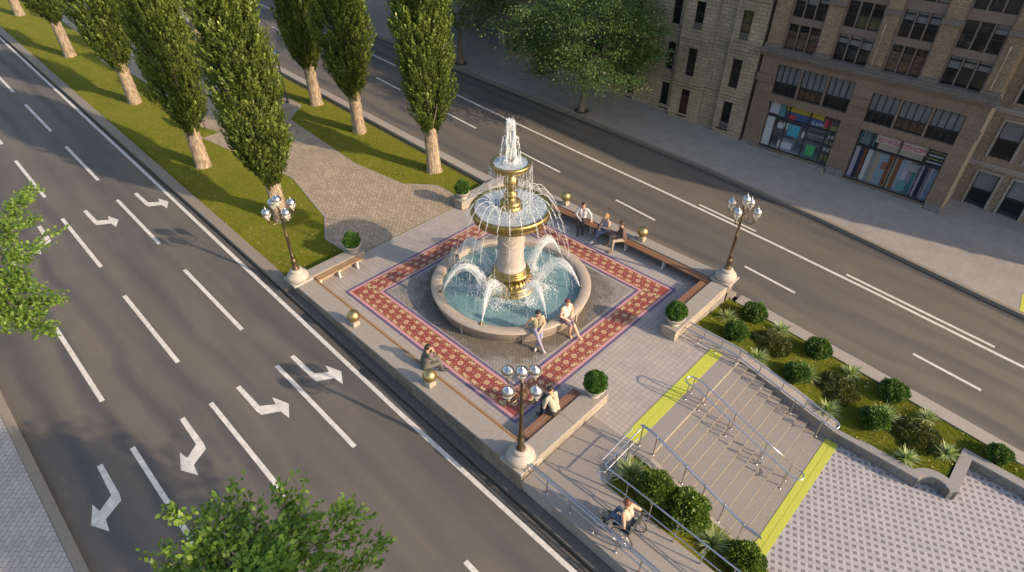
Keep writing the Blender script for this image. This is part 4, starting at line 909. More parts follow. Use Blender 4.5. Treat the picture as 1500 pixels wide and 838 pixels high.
for k in range(24):
    t=2*math.pi*k/24; b.tube([(.71*math.cos(t),.71*math.sin(t),.51),(.60*math.cos(t),.60*math.sin(t),.58),(.55*math.cos(t),.55*math.sin(t),.70),(.565*math.cos(t),.565*math.sin(t),.80)],[.035,.036,.03,.024],6)
    b.ball((.80*math.cos(t),.80*math.sin(t),.385),.05,8,6)
b.lathe([(.56,.80),(.62,.84),(.65,.89),(.63,.95),(.56,.97),(.53,1.0),(.56,1.04),(.53,1.09),(.46,1.10)],n=48); b.build('plinth',M['gold'],F)
b=MB(); b.lathe([(.50,1.09),(.50,1.13),(.455,1.19),(.43,1.3),(.42,1.75),(.43,2.1),(.455,2.4),(.45,2.55),(.50,2.62),(.50,2.72)],n=48)
for z in (1.9,2.1,2.33): 
    b.lathe([(.425,z-.015),(.455,z),(.43,z+.015)],n=48)
for k in range(4):
    t=2*math.pi*k/4+.6; 
    b.tube([(.44*math.cos(t+a),.44*math.sin(t+a),2.35-.2*math.cos(a*2.6)) for a in np.linspace(-.6,.6,9)],.018,6)
b.build('column',M['column_stone'],F)
b=MB(); b.lathe([(.50,2.70),(.62,2.78),(.85,2.90),(1.02,2.97),(1.12,3.03),(1.19,3.04),(1.215,3.09),(1.19,3.14),(1.20,3.19),(1.25,3.22),(1.285,3.29),(1.29,3.36),(1.255,3.41),(1.19,3.41),(1.15,3.37),(.9,3.26),(.3,3.22)],n=80); b.build('lower_bowl',M['gold'],F)
b=MB(); b.lathe([(1.165,3.365),(.8,3.37),(.5,3.372),(.3,3.375)],n=64); b.build('bowl_water',M['bowlwater'],F)
b=MB(); b.lathe([(.36,3.30),(.36,3.42),(.33,3.46),(.31,3.49),(.33,3.52),(.33,3.58),(.29,3.62),(.22,3.66),(.15,3.70),(.13,3.76),(.20,3.80),(.215,3.85),(.20,3.90),(.14,3.94),(.12,3.98),(.15,4.04),(.20,4.14),(.225,4.24),(.22,4.34),(.18,4.44),(.12,4.50),(.12,4.55),(.16,4.58)],n=40); b.build('baluster',M['gold'],F)
b=MB(); b.lathe([(.14,4.56),(.28,4.62),(.42,4.68),(.50,4.69),(.54,4.71),(.55,4.75),(.53,4.77),(.57,4.79),(.61,4.83),(.625,4.89),(.60,4.93),(.55,4.93),(.52,4.90),(.35,4.83),(.1,4.80)],n=56); b.build('upper_bowl',M['gold'],F)
b=MB(); b.lathe([(.535,4.90),(.3,4.902),(.05,4.905)],n=48); b.build('bowl_water',M['bowlwater'],F)
b=MB(); b.tube([(0,0,4.85),(0,0,5.02)],[.07,.05],10); b.lathe([(.07,5.0),(.09,5.03),(.05,5.06)],n=14); b.build('nozzle',M['bronze'],F)

def drop_mesh(name,P,S,mat):
    """irregular droplets: octahedra at P with sizes S"""
    P=np.asarray(P);S=np.asarray(S);n=len(P)
    base=np.array([(1,0,0),(0,1,0),(-1,0,0),(0,-1,0),(0,0,1.5),(0,0,-1.5)],float)
    tri=[(0,1,4),(1,2,4),(2,3,4),(3,0,4),(1,0,5),(2,1,5),(3,2,5),(0,3,5)]
    jit=rng.uniform(.6,1.3,(n,6,1)); V=P[:,None,:]+base[None]*S[:,None,None]*jit
    T=np.stack([V[:,list(t),:] for t in tri],1).reshape(-1,3)
    return np_mesh(name,T,3,mat)
def stream(mb,pts,r0,r1,n=5,jit=.01,gap=0.):
    """a water thread of short wobbling pieces"""
    k=len(pts); i=0
    while i<k-2:
        L=random.randint(3,7); seg_=pts[i:min(k,i+L)]
        if len(seg_)>=2:
            rs=[(r0+(r1-r0)*(i+j)/k)*random.uniform(.6,1.35) for j in range(len(seg_))]; rs[-1]*=.4
            mb.tube([tuple(np.array(p)+rng.normal(0,jit,3)) for p in seg_],rs,n,cap=False)
        i+=L-1+(1 if random.random()<gap else 0)
def ballistic(p0,p1,zpk,n=28):
    p0=np.array(p0,float);p1=np.array(p1,float); a=math.sqrt(max(1e-6,zpk-p0[2]));c=math.sqrt(max(1e-6,zpk-p1[2])); tt=np.linspace(0,a+c,n)
    return [np.array([*(p0[:2]+(p1[:2]-p0[:2])*t/(a+c)),zpk-(t-a)**2]) for t in tt]
# basin-rim jets: broad fans of droplets curving in to the plinth
for k in range(7):
    t=R(-120+51.4*k); c_,s_=math.cos(t),math.sin(t)
    nz=MB(); nz.tube([(2.44*c_,2.44*s_,.49),(2.36*c_,2.36*s_,.56)],[.05,.03],8); nz.ball((2.46*c_,2.46*s_,.50),.06,8,5,sc=(1,1,.5)); nz.build('nozzle',M['bronze'],F)
    P=[];S=[]; st=MB()
    for j in range(46):
        side=random.gauss(0,.12); e=.80+random.uniform(-.10,.25); pk=1.42+random.gauss(0,.10)
        L=ballistic((2.34*c_,2.34*s_,.55),(e*c_-side*s_*1.1,e*s_+side*c_*1.1,.45),pk,26)
        if j<30: stream(st,L,.007,.010,4,.010,.45)
        for q in L:
            f=(2.34-math.hypot(q[0],q[1]))/1.7
            for _ in range(2):
                P.append(q+rng.normal(0,.010+.04*max(0,f),3)); S.append(random.uniform(.003,.010))
    for _ in range(240):    # stray drops falling under the arch
        r=random.uniform(.8,2.2); z=random.uniform(.33,1.0+.3*math.sin((2.3-r)*2)); P.append([r*c_+random.gauss(0,.1),r*s_+random.gauss(0,.1),z]); S.append(random.uniform(.004,.011))
    st.build('water_jet',M['spray'],F); link('water_drops',drop_mesh('drops',P,S,M['spray_d']),F)
    P=[];S=[]
    for _ in range(380):
        r=abs(random.gauss(0,.20)); a=random.uniform(0,6.28); cx=1.15; P.append([cx*c_+r*math.cos(a)*1.25,cx*s_+r*math.sin(a),.315+abs(random.gauss(0,.05))*math.exp(-r*3)]); S.append(random.uniform(.007,.022))
    link('foam',drop_mesh('foam',P,S,M['foam']),F)
# lower bowl: threads thrown outward
st=MB();P=[];S=[]
for k in range(24):
    t=2*math.pi*(k+random.uniform(-.18,.18))/24; c_,s_=math.cos(t),math.sin(t); e=random.uniform(2.12,2.30)
    L=ballistic((.50*c_,.50*s_,3.42),(e*c_,e*s_,.35),3.84+random.uniform(-.05,.06),46); stream(st,L[:26],.009,.010,5,.005,.1); stream(st,L[24:],.007,.004,4,.014,.6)
    for i,q in enumerate(L):
        if i>18:
            for _ in range(2): P.append(q+rng.normal(0,.012+.0015*(i-16),3)); S.append(random.uniform(.004,.010))
for _ in range(900):      # splashes on the bowl water
    a=random.uniform(0,6.28); r=random.uniform(.38,.62) if random.random()<.6 else random.uniform(.5,1.1); P.append([r*math.cos(a),r*math.sin(a),3.38+abs(random.gauss(0,.035))]); S.append(random.uniform(.006,.016))
for _ in range(900):     # drips off the lip
    a=random.uniform(0,6.28); z=3.2-random.uniform(0,1)**1.5*2.8; r=1.24+random.gauss(0,.03)+.05*(3.2-z); P.append([r*math.cos(a),r*math.sin(a),z]); S.append(random.uniform(.004,.010))
st.build('water_jet',M['spray_d'],F); link('water_drops',drop_mesh('drops',P,S,M['spray_d']),F)
# upper bowl overflow curtain
st=MB();P=[];S=[]
for k in range(34):
    t=2*math.pi*(k+random.uniform(-.3,.3))/34; c_,s_=math.cos(t),math.sin(t); r=.61+random.uniform(0,.05)
    L=[np.array([(r+.03*u)*c_,(r+.03*u)*s_,4.86-1.45*u**1.2]) for u in np.linspace(0,1,24)]; stream(st,L,.006,.004,4,.008,.4)
    for q in L:
        P.append(q+rng.normal(0,.02,3)); S.append(random.uniform(.004,.010))
for k in range(10):
    t=2*math.pi*(k+random.uniform(-.3,.3))/10; c_,s_=math.cos(t),math.sin(t); L=[np.array([(.24+.02*u)*c_,(.24+.02*u)*s_,4.6-1.15*u]) for u in np.linspace(0,1,16)]
    for q in L: P.append(q+rng.normal(0,.02,3)); S.append(random.uniform(.004,.010))
st.build('overflow',M['spray_d'],F); link('water_drops',drop_mesh('drops',P,S,M['spray_d']),F)
# top plume
st=MB();P=[];S=[]
for k in range(20):
    t=random.uniform(0,6.28); c_,s_=math.cos(t),math.sin(t); pk=6.25-abs(random.gauss(0,.20)); L=ballistic((.02*c_,.02*s_,4.98),(random.uniform(.06,.20)*c_,random.uniform(.06,.20)*s_,4.93),pk,30); stream(st,L,.012,.016,5,.012,.15)
    for q in L:
        for _ in range(5): P.append(q+rng.normal(0,.018,3)*(1.6 if q[2]>5.9 else 1)); S.append(random.uniform(.005,.014))
for k in range(10):
    t=2*math.pi*(k+random.uniform(-.3,.3))/10; c_,s_=math.cos(t),math.sin(t); e=random.uniform(.30,.38); L=ballistic((.06*c_,.06*s_,5.0),(e*c_,e*s_,4.93),5.70+random.uniform(-.2,.12),30); stream(st,L,.006,.008,5,.008,.4)
    for q in L:
        for _ in range(2): P.append(q+rng.normal(0,.014,3)); S.append(random.uniform(.005,.012))
for _ in range(600):
    a=random.uniform(0,6.28); r=.12+abs(random.gauss(0,.10)); P.append([r*math.cos(a),r*math.sin(a),4.91+abs(random.gauss(0,.05))]); S.append(random.uniform(.006,.016))
st.build('plume',M['spray_d'],F); link('water_drops',drop_mesh('drops',P,S,M['foam']),F)
# foam ring about the plinth
P=[];S=[]
for _ in range(1500):
    a=random.uniform(0,6.28); r=.9+abs(random.gauss(0,.25))+.1*math.sin(a*7); P.append([r*math.cos(a),r*math.sin(a),.315+abs(random.gauss(0,.012))]); S.append(random.uniform(.005,.016))
link('foam',drop_mesh('foam',P,S,M['foam']),F)

# ------------------------------------------------------------------ park furniture
pl=empty('park_lamp',(-19.7,2.75,TZ(-19.7)),0,label='slim dark park lamp with a single pale globe beside the path bay',cat='park lamp')
b=MB(); b.lathe([(.11,0),(.11,.04),(.06,.08),(.05,.6),(.035,.65),(.03,2.4),(.05,2.44),(.03,2.48)],n=14); b.build('pole',M['iron'],pl)
b=MB(); b.ball((0,0,2.62),.16,18,12); b.build('globe',simple('opal_globe',(.72,.72,.70),.35),pl)
b=MB(); b.lathe([(.18,2.66),(.10,2.78),(.0,2.82)],n=16); b.build('cap',M['silver'],pl)
def park_bench(x,y,rz,label):
    r=empty('park_bench',(x,y,TZ(x)+.012),rz,label=label,cat='bench',group='dark park benches in the path bays')
    b=MB(); 
    for i in range(4): b.box(-.75,.75,-.24+.12*i,-.14+.12*i,.42,.45)
    b.build('seat',M['wood2'],r); b=MB()
    for i in range(3): b.hexa([(-.75,.24+.02*i,.52+.13*i),(.75,.24+.02*i,.52+.13*i),(.75,.27+.02*i,.52+.13*i),(-.75,.27+.02*i,.52+.13*i)],[(-.75,.26+.02*i,.62+.13*i),(.75,.26+.02*i,.62+.13*i),(.75,.29+.02*i,.62+.13*i),(-.75,.29+.02*i,.62+.13*i)])
    b.build('backrest',M['wood2'],r)
    for s in (-.6,.6):
        b=MB(); b.tube([(s,-.22,0),(s,-.2,.41),(s,.2,.41),(s,.25,0)],.025,6); b.tube([(s,.2,.41),(s,.31,.92)],.022,6); b.build('leg',M['iron'],r)
    return r
park_bench(-20.9,2.5,0.,'dark park bench on the right-hand path bay beside the small park lamp')
park_bench(-20.0,-2.15,math.pi,'dark park bench on the left-hand path bay behind a poplar')

# ------------------------------------------------------------------ buildings
def facade(mb,x0,x1,z0,z1,y,openings,depth=.14,mi=0,rmi=0,yback=None):
    """wall plane facing -Y with rectangular recesses"""
    X=sorted({x0,x1,*[o[0] for o in openings],*[o[1] for o in openings]}); Z=sorted({z0,z1,*[o[2] for o in openings],*[o[3] for o in openings]})
    X=[x for x in X if x0-1e-6<=x<=x1+1e-6]; Z=[z for z in Z if z0-1e-6<=z<=z1+1e-6]
    for a,b_ in zip(X[:-1],X[1:]):
        for c,d_ in zip(Z[:-1],Z[1:]):
            mx,mz=(a+b_)/2,(c+d_)/2
            if any(o[0]<mx<o[1] and o[2]<mz<o[3] for o in openings): continue
            mb.quad((a,y,c),(b_,y,c),(b_,y,d_),(a,y,d_),mi)
    for (a,b_,c,d_) in openings:
        y2=y+depth
        mb.quad((a,y,c),(a,y2,c),(a,y2,d_),(a,y,d_),rmi); mb.quad((b_,y2,c),(b_,y,c),(b_,y,d_),(b_,y2,d_),rmi)
        mb.quad((a,y2,c),(a,y,c),(b_,y,c),(b_,y2,c),rmi); mb.quad((a,y,d_),(a,y2,d_),(b_,y2,d_),(b_,y,d_),rmi)
def window(parent,x0,x1,z0,z1,y,mull=(),trans=(),fw_=.035,blind=None,bmat='blind',glass='winglass',name='window'):
    """frame at y with glass and a dim room behind"""
    f=MB(); e=fw_; f.box(x0,x0+e,y,y+.05,z0,z1); f.box(x1-e,x1,y,y+.05,z0,z1); f.box(x0+e,x1-e,y+.001,y+.049,z0,z0+e); f.box(x0+e,x1-e,y+.001,y+.049,z1-e,z1)
    for m_ in mull: f.box(m_-e/2,m_+e/2,y+.002,y+.048,z0+e,z1-e)
    for t in trans: f.box(x0+e,x1-e,y+.004,y+.046,t-e/2,t+e/2)
    fo=f.build(name,M['frame'],parent)
    g=MB(); g.quad((x0,y+.03,z0),(x1,y+.03,z0),(x1,y+.03,z1),(x0,y+.03,z1)); g.build('pane',M[glass],fo)
    r=MB(); D=.45; r.quad((x0,y+D,z0),(x1,y+D,z0),(x1,y+D,z1),(x0,y+D,z1)); r.quad((x0,y+.05,z0),(x0,y+D,z0),(x0,y+D,z1),(x0,y+.05,z1)); r.quad((x1,y+D,z0),(x1,y+.05,z0),(x1,y+.05,z1),(x1,y+D,z1)); r.quad((x0,y+.05,z1),(x0,y+D,z1),(x1,y+D,z1),(x1,y+.05,z1)); r.quad((x0,y+D,z0),(x0,y+.05,z0),(x1,y+.05,z0),(x1,y+D,z0))
    r.build('room',M['dark'],fo)
    if blind:
        for (zb,zt,mt) in blind:
            q=MB(); q.box(x0+.01,x1-.01,y+.075,y+.085,zb,zt); q.build('blind',M[mt],fo)
    return fo
M['shopwall']=simple('shop_interior_wall',(.42,.42,.45),.8,var=.15,scale=2)
M['shopfloor']=simple('shop_floor',(.25,.25,.26),.6)
def scol(n,c,r=.6): M[n]=simple(n,c,r); return n
for n,c in (('s_yellow',(.42,.30,.03)),('s_blue',(.05,.09,.22)),('s_cyan',(.06,.34,.46)),('s_green',(.06,.38,.14)),('s_red',(.5,.05,.06)),('s_white',(.62,.62,.64)),('s_grey',(.28,.28,.30)),('s_lav',(.50,.47,.55)),('s_beige',(.42,.36,.28)),('s_brown',(.26,.11,.05)),('s_teal',(.10,.24,.28)),('s_ltblue',(.30,.38,.48)),('s_pinkw',(.52,.42,.44)),('s_olive',(.30,.27,.10)),('s_navy',(.03,.04,.09))): scol(n,c)
rb=random.Random(5)
# --- brown commercial building with tan brick piers
BX0,BX1,BY=-.18,9.05,17.1; BT=12.6
Bd=empty('commercial_building',((BX0+BX1)/2,BY,0),0,label='brown stone commercial building with tan brick piers and two lit shop windows',cat='building')
BO=Vector(Bd.location)
def off(mb): mb.v=[(x-BO.x,y-BO.y,z-BO.z) for x,y,z in mb.v]; return mb
class PB:   # parent proxy: build parts given in world coordinates
    pass
def bpart(mb,name,mat,parent=Bd): off(mb); return mb.build(name,mat,parent)
_build=MB.build
def wbuild(self,name,mats,parent=None):
    if parent is not None:
        r=parent
        while r.parent is not None: r=r.parent
        if r.get('_w'):
            o=r.location; self.v=[(x-o.x,y-o.y,z-o.z) for x,y,z in self.v]
    return _build(self,name,mats,parent)
MB.build=wbuild
def each(boxes,name,mat,parent):
    for bxs in boxes:
        m_=MB(); m_.box(*bxs); m_.build(name,mat,parent)
Bd['_w']=1
m=MB()
op=[(.66,4.04,-.12,2.18),(.62,4.10,2.53,3.90),(4.92,8.40,-.35,2.05),(4.88,8.42,2.40,3.68)]
facade(m,BX0,BX1,-1.4,4.22,BY,op,.18)
m.quad((BX0,BY+6,-1.4),(BX0,BY,-1.4),(BX0,BY,4.22),(BX0,BY+6,4.22)); m.build('base_wall',M['brownstone'],Bd); m=MB(); m.quad((BX1,BY,-1.4),(BX1,BY+2.2,-1.4),(BX1,BY+2.2,4.22),(BX1,BY,4.22)); m.build('return_wall',simple('tan_render',(.30,.24,.175),.9,var=.15,scale=3),Bd)
each([(a,b_,BY-.07,BY-.001,z,z+.34) for a,b_,z in ((-.23,.50,3.0),(4.14,4.86,2.98),(8.46,9.1,2.85))],'pier_capital',M['trim'],Bd)
each([(a,b_,BY-.06,BY-.001,-1.2,-.02 if a<8 else -.22) for a,b_ in ((-.2,.52),(4.12,4.86),(8.46,9.08))],'pier_plinth',M['retain'],Bd)
m=MB(); m.box(BX0-.10,BX1+.10,BY-.16,BY+.3,4.22,4.30); m.box(BX0-.14,BX1+.14,BY-.22,BY+.3,4.30,4.40); m.box(BX0-.18,BX1+.18,BY-.28,BY+.3,4.40,4.47); m.box(BX0-.08,BX1+.08,BY-.12,BY+.3,4.47,4.56); m.build('cornice',M['trimblue'],Bd)
# storey pattern above
bays=[(.58,1.98),(2.76,4.16),(4.90,6.22),(7.0,8.42)]
floors=[(4.50,5.66),(5.88,6.98),(7.28,8.45),(8.7,9.85),(10.1,11.25)]
piers=[(BX0,.48),(2.06,2.68),(4.26,4.80),(6.30,6.92),(8.50,BX1)]
each([(a,b_,BY+.02,BY+.6,4.56,BT-.4) for a,b_ in piers],'brick_pier',M['tanbrick'],Bd)
m=MB()
m.quad((BX0+.001,BY+6,4.4),(BX0+.001,BY+.3,4.4),(BX0+.001,BY+.3,BT-.4),(BX0+.001,BY+6,BT-.4)); m.build('side_wall',M['tanbrick'],Bd); m=MB(); m.quad((BX1-.001,BY+.3,4.4),(BX1-.001,BY+8,4.4),(BX1-.001,BY+8,BT-.4),(BX1-.001,BY+.3,BT-.4)); m.build('side_wall',M['tanbrick'],Bd)
each([(a-.05,b_+.05,BY-.05,BY+.1,z0,z1) for a,b_ in piers for z0,z1 in ((4.561,4.72),(6.72,6.90),(9.5,9.68))],'pier_band',M['trimblue'],Bd)
for (a,b_) in bays:
    m=MB()
    ops=[]
    wv=(b_-a-.10)/3
    for (z0,z1) in floors:
        for k in range(3): ops.append((a+k*(wv+.05),a+k*(wv+.05)+wv,z0+.07,z1))
    facade(m,a-.11,b_+.09,4.56,BT-.4,BY+.16,ops,.08)
    m.build('spandrel_wall',M['mullion'],Bd)
m=MB(); m.box(BX0-.05,BX1+.05,BY-.15,BY+7,BT-.4,BT); m.build('parapet',M['trim'],Bd)
for bi,(a,b_) in enumerate(bays):
    wv=(b_-a-.10)/3
    for fi,(z0,z1) in enumerate(floors):
        for k in range(3):
            x0=a+k*(wv+.05); x1=x0+wv; zt=z1; z0_=z0+.07
            st_=rb.random(); bl=[]
            if (bi+fi)%2==1: bl=[(zt-.13,zt-.02,'blind'),(zt-.40+rb.uniform(-.08,.05),zt-.21,'blind')]
            elif fi==0: bl=[(z0_+.03,zt-.32,'curtain')]
            elif st_<.3: bl=[(z0_+.03,z0_+.5,'olive')]
            elif st_<.5: bl=[(zt-.35,zt-.02,'blind')]
            elif st_<.75: bl=[(z0_+.03,z0_+.25,'s_beige'),(z0_+.35,z0_+.42,'blind'),(z0_+.55,z0_+.6,'s_brown')]
            window(Bd,x0,x1,z0_,zt,BY+.21,(),(z0_+(zt-z0_)*.48,zt-.17),.026,bl)
# big first floor window bands
for (x0,x1,z0,z1) in ((.62,4.10,2.53,3.90),(4.88,8.42,2.40,3.68)):
    wv=(x1-x0-.16)/3
    for k in range(3):
        a=x0+k*(wv+.08); window(Bd,a,a+wv,z0,z1,BY+.12,[a+wv*q for q in (.25,.5,.75)],[z0+(z1-z0)*.37],.038,[(z0+(z1-z0)*.40,z1-.03,'blind')]+([(z0+.05,z0+.42,'curtain')] if k==1 else []))
        if k<2:
            m=MB(); m.box(a+wv,a+wv+.08,BY+.03,BY+.2,z0,z1); m.build('mullion',M['mullion'],Bd)
# shops
def text(parent,s,x,y,z,size,mat,name='lettering',rz=0.):
    cu=bpy.data.curves.new(name,'FONT'); cu.body=s; cu.size=size; cu.extrude=.004; cu.align_x='LEFT'
    t=bpy.data.objects.new('tmp',cu); COL.objects.link(t); bpy.context.view_layer.update()
    me=bpy.data.meshes.new_from_object(t.evaluated_get(bpy.context.evaluated_depsgraph_get())); bpy.data.objects.remove(t); bpy.data.curves.remove(cu)
    me.materials.clear(); me.materials.append(M[mat]); me.transform(Matrix.Translation((x-BO.x,y-BO.y,z-BO.z))@Matrix.Rotation(math.pi/2,4,'X')); return link(name,me,parent)
def shop(x0,x1,z0,z1,kind,zt):
    y=BY+.14; f=MB(); e=.05
    ms=[x0+(x1-x0)*q for q in (.0,.15,.30,.60,.86,.93,1.)] if kind==0 else [x0+(x1-x0)*q for q in (.0,.17,.50,.80,.90,1.)]
    full=[ms[0],ms[2],ms[3],ms[4],ms[-1]] if kind==0 else [ms[0],ms[1],ms[2],ms[3],ms[-1]]
    f.box(x0,x1,y,y+.06,z0,z0+e); f.box(x0,x1,y,y+.06,z1-e,z1); f.box(x0,x1,y-.005,y+.055,zt-.03,zt+.03)
    for q in full: f.box(max(x0,q-e/2),min(x1,q+e/2),y+.001,y+.059,z0+e,z1-e)
    for q in ms: f.box(max(x0,q-e/2.5),min(x1,q+e/2.5),y+.002,y+.056,z0+e,zt-.03)
    fo=f.build('shopfront',M['frame'],Bd)
    g=MB(); g.quad((x0,y+.03,z0),(x1,y+.03,z0),(x1,y+.03,z1),(x0,y+.03,z1)); g.build('pane',M['shopglass'],fo)
    r=MB(); D=1.5; r.quad((x0,y+D,z0),(x1,y+D,z0),(x1,y+D,z1),(x0,y+D,z1)); r.quad((x0,y+.07,z0),(x0,y+D,z0),(x0,y+D,z1),(x0,y+.07,z1)); r.quad((x1,y+D,z0),(x1,y+.07,z0),(x1,y+.07,z1),(x1,y+D,z1)); r.quad((x0,y+.07,z1),(x0,y+D,z1),(x1,y+D,z1),(x1,y+.07,z1)); r.quad((x0,y+D,z0+.01),(x0,y+.07,z0+.01),(x1,y+.07,z0+.01),(x1,y+D,z0+.01)); r.build('interior',M['shopwall'],fo)
    return fo
M['shopglass']=m_glass('shop_glass',(.03,.03,.035),.05,.14)
def panel(fo,n,x0,x1,z0,z1,y,mat,th=.03): q=MB(); q.box(x0,x1,y,y+th,z0,z1); return q.build(n,M[mat],fo)
X0,X1,Z0,Z1=.66,4.04,-.12,2.18; fo=shop(X0,X1,Z0,Z1,0,1.50); wd=X1-X0; yy=BY+.24
panel(fo,'fascia_sign',X0+.85,X1-.78,1.86,2.13,yy,'s_yellow'); panel(fo,'fascia_sign',X0+.85,X1-.78,1.40,1.84,yy,'s_blue')
panel(fo,'poster',X0+.03,X0+.42,-.05,1.4,yy,'s_white'); panel(fo,'poster',X0+.05,X0+.50,1.56,2.12,yy,'s_lav'); panel(fo,'poster',X0+.52,X0+.80,1.5,2.1,yy,'s_green2' if 's_green2' in M else 's_teal')
panel(fo,'poster',X0+1.15,X0+1.70,.72,1.28,yy,'s_cyan'); panel(fo,'poster',X0+1.02,X0+1.35,1.42,1.70,yy-.02,'s_red'); panel(fo,'poster',X0+2.2,X0+2.62,.05,.58,yy,'s_green'); panel(fo,'poster',X1-.70,X1-.40,1.58,1.98,yy,'s_red'); panel(fo,'poster',X1-.70,X1-.1,1.5,1.72,yy+.04,'s_olive')
panel(fo,'poster',X0+.62,X0+.86,.95,1.2,yy,'s_white'); panel(fo,'poster',X0+1.85,X0+2.0,.8,1.1,yy,'s_white'); panel(fo,'poster',X0+.9,X0+1.1,1.0,1.3,yy,'s_white')
panel(fo,'counter',X0+.75,X0+1.45,-.08,.25,yy+.25,'s_white',.5); panel(fo,'shelf',X0+1.6,X0+2.9,.7,.75,yy+.9,'s_white',.3); panel(fo,'shelf',X0+1.6,X0+2.9,.3,.35,yy+.9,'s_grey',.3); panel(fo,'shelf',X0+.3,X0+1.4,.5,.9,yy+1.0,'s_white',.2)
panel(fo,'goods',X1-.45,X1-.12,.0,.3,yy+.1,'s_olive',.2); panel(fo,'goods',X1-.42,X1-.15,.45,.62,yy+.1,'s_white',.2); panel(fo,'goods',X1-.42,X1-.12,.8,.95,yy+.1,'s_beige',.2); panel(fo,'goods',X1-.40,X1-.14,1.1,1.25,yy+.1,'s_white',.2)
text(fo,'d.xnv',X0+2.10,yy-.012,1.56,.27,'s_white')
X0,X1,Z0,Z1=4.92,8.40,-.35,2.05; fo=shop(X0,X1,Z0,Z1,1,1.28); yy=BY+.24
panel(fo,'fascia_sign',X0+.72,X1-.72,1.60,1.95,yy-.02,'s_pinkw'); text(fo,'EDWARDSHOPS',X0+.80,yy-.032,1.66,.27,'s_red')
xx0=X0+.06; cs=['s_lav','s_navy','s_brown','s_white','s_grey','s_beige','s_ltblue','s_ltblue','s_brown','s_beige','s_brown','s_ltblue','s_lav','s_grey','s_teal','s_lav','s_navy','s_lav','s_ltblue']
for i,c_ in enumerate(cs):
    wq=(X1-X0-.12)/len(cs); q=MB(); n=6; xa=xx0+i*wq
    for k in range(n): a=xa+wq*k/n; q.quad((a,yy+.08+.03*(k%2),-.30),(a+wq/n,yy+.08+.03*((k+1)%2),-.30),(a+wq/n,yy+.08+.03*((k+1)%2),1.22 if i<15 else 1.15),(a,yy+.08+.03*(k%2),1.22 if i<15 else 1.15))
    q.build('hanging_fabric',M[c_],fo)
for k in range(7): panel(fo,'hanging_fabric',X0+.08+.09*k,X0+.14+.09*k,1.34,1.98,yy+.06,'s_grey' if k%2 else 's_teal')
for k in range(4): panel(fo,'shelf',X1-.66,X1-.06,1.36+.15*k,1.40+.15*k,yy+.06,'s_olive' if k%2 else 's_white')
panel(fo,'goods',X0+.85,X1-.8,1.30,1.56,yy+.10,'s_beige'); panel(fo,'goods',X0+1.3,X0+1.5,.5,.8,yy+.02,'s_brown'); panel(fo,'goods',X0+2.3,X0+2.7,.75,1.1,yy+.02,'s_grey'); panel(fo,'goods',X0+2.2,X0+2.5,-.25,.25,yy+.02,'s_teal')
# entrance steps
def steps(x0,x1,n,zt,label):
    g=MB()
    for i in range(n): g.box(x0,x1,BY-.22*(i+1)+ (.0),BY-.22*i-.062 if i==0 else BY-.22*i,-1.3,zt-.075*(i+1))
    o=g.build('shop_step',M['coping2'],Bd)
steps(.55,4.05,2,-.07,''); steps(4.95,8.40,3,-.30,'')
# downpipes / banner poles
for x,z in ((4.45,4.75),(8.72,4.8)):
    m=MB(); m.tube([(x,BY-.10,z),(x,BY-.10,z+1.1),(x,BY-.16,z+1.35),(x,BY-.12,z+1.6)],.022,6); m.box(x-.03,x+.03,BY-.1,BY+.03,z+.1,z+.14); m.box(x-.03,x+.03,BY-.1,BY+.03,z+1.0,z+1.04); m.build('banner_pole',M['steel'],Bd)
# --- brick wing set back on the right
WX0,WX1,WY=9.05,24.0,19.0
Wg=empty('brick_building',((WX0+WX1)/2,WY,0),0,label='brown brick building set back at the right edge, with tall framed windows',cat='building'); Wg['_w']=1
ops=[]
for k in range(11):
    for (z0,z1) in ((-.66,.98),(1.68,3.20),(3.95,5.4),(6.1,7.6)):
        x=9.55+1.27*k; ops.append((x,x+.80,z0 if z0>0 else z0-.04*k,z1))
m=MB(); facade(m,WX0+.001,WX1,-1.8,12.6,WY,ops,.14); m.quad((WX1,WY,-1.8),(WX1,WY+8,-1.8),(WX1,WY+8,12.6),(WX1,WY,12.6)); m.quad((WX0,WY+8,12.6),(WX0,WY,12.6),(WX1,WY,12.6),(WX1,WY+8,12.6)); m.build('wall',M['wingbrick'],Wg)
for z in (1.30,3.62,5.75,7.95): m=MB(); m.box(WX0+.002,WX1+.05,WY-.10,WY-.001,z,z+.10); m.box(WX0+.002,WX1+.03,WY-.05,WY-.001,z-.12,z); m.build('string_course',M['coping'],Wg)
for (x0,x1,z0,z1) in ops:
    if x0>16: continue
    fo=window(Wg,x0,x1,z0,z1,WY+.05,(),((z0+z1)/2,),.04,[((z0+z1)/2+.03,z1-.04,'blind')] if rb.random()<.7 else [(z0+.05,(z0+z1)/2,'olive')])
    m=MB(); m.box(x0-.09,x0-.001,WY-.04,WY-.001,z0-.05,z1+.1); m.box(x1+.001,x1+.09,WY-.04,WY-.001,z0-.05,z1+.1); m.box(x0-.0005,x1+.0005,WY-.045,WY-.001,z1+.001,z1+.1); m.build('architrave',M['coping'],fo)
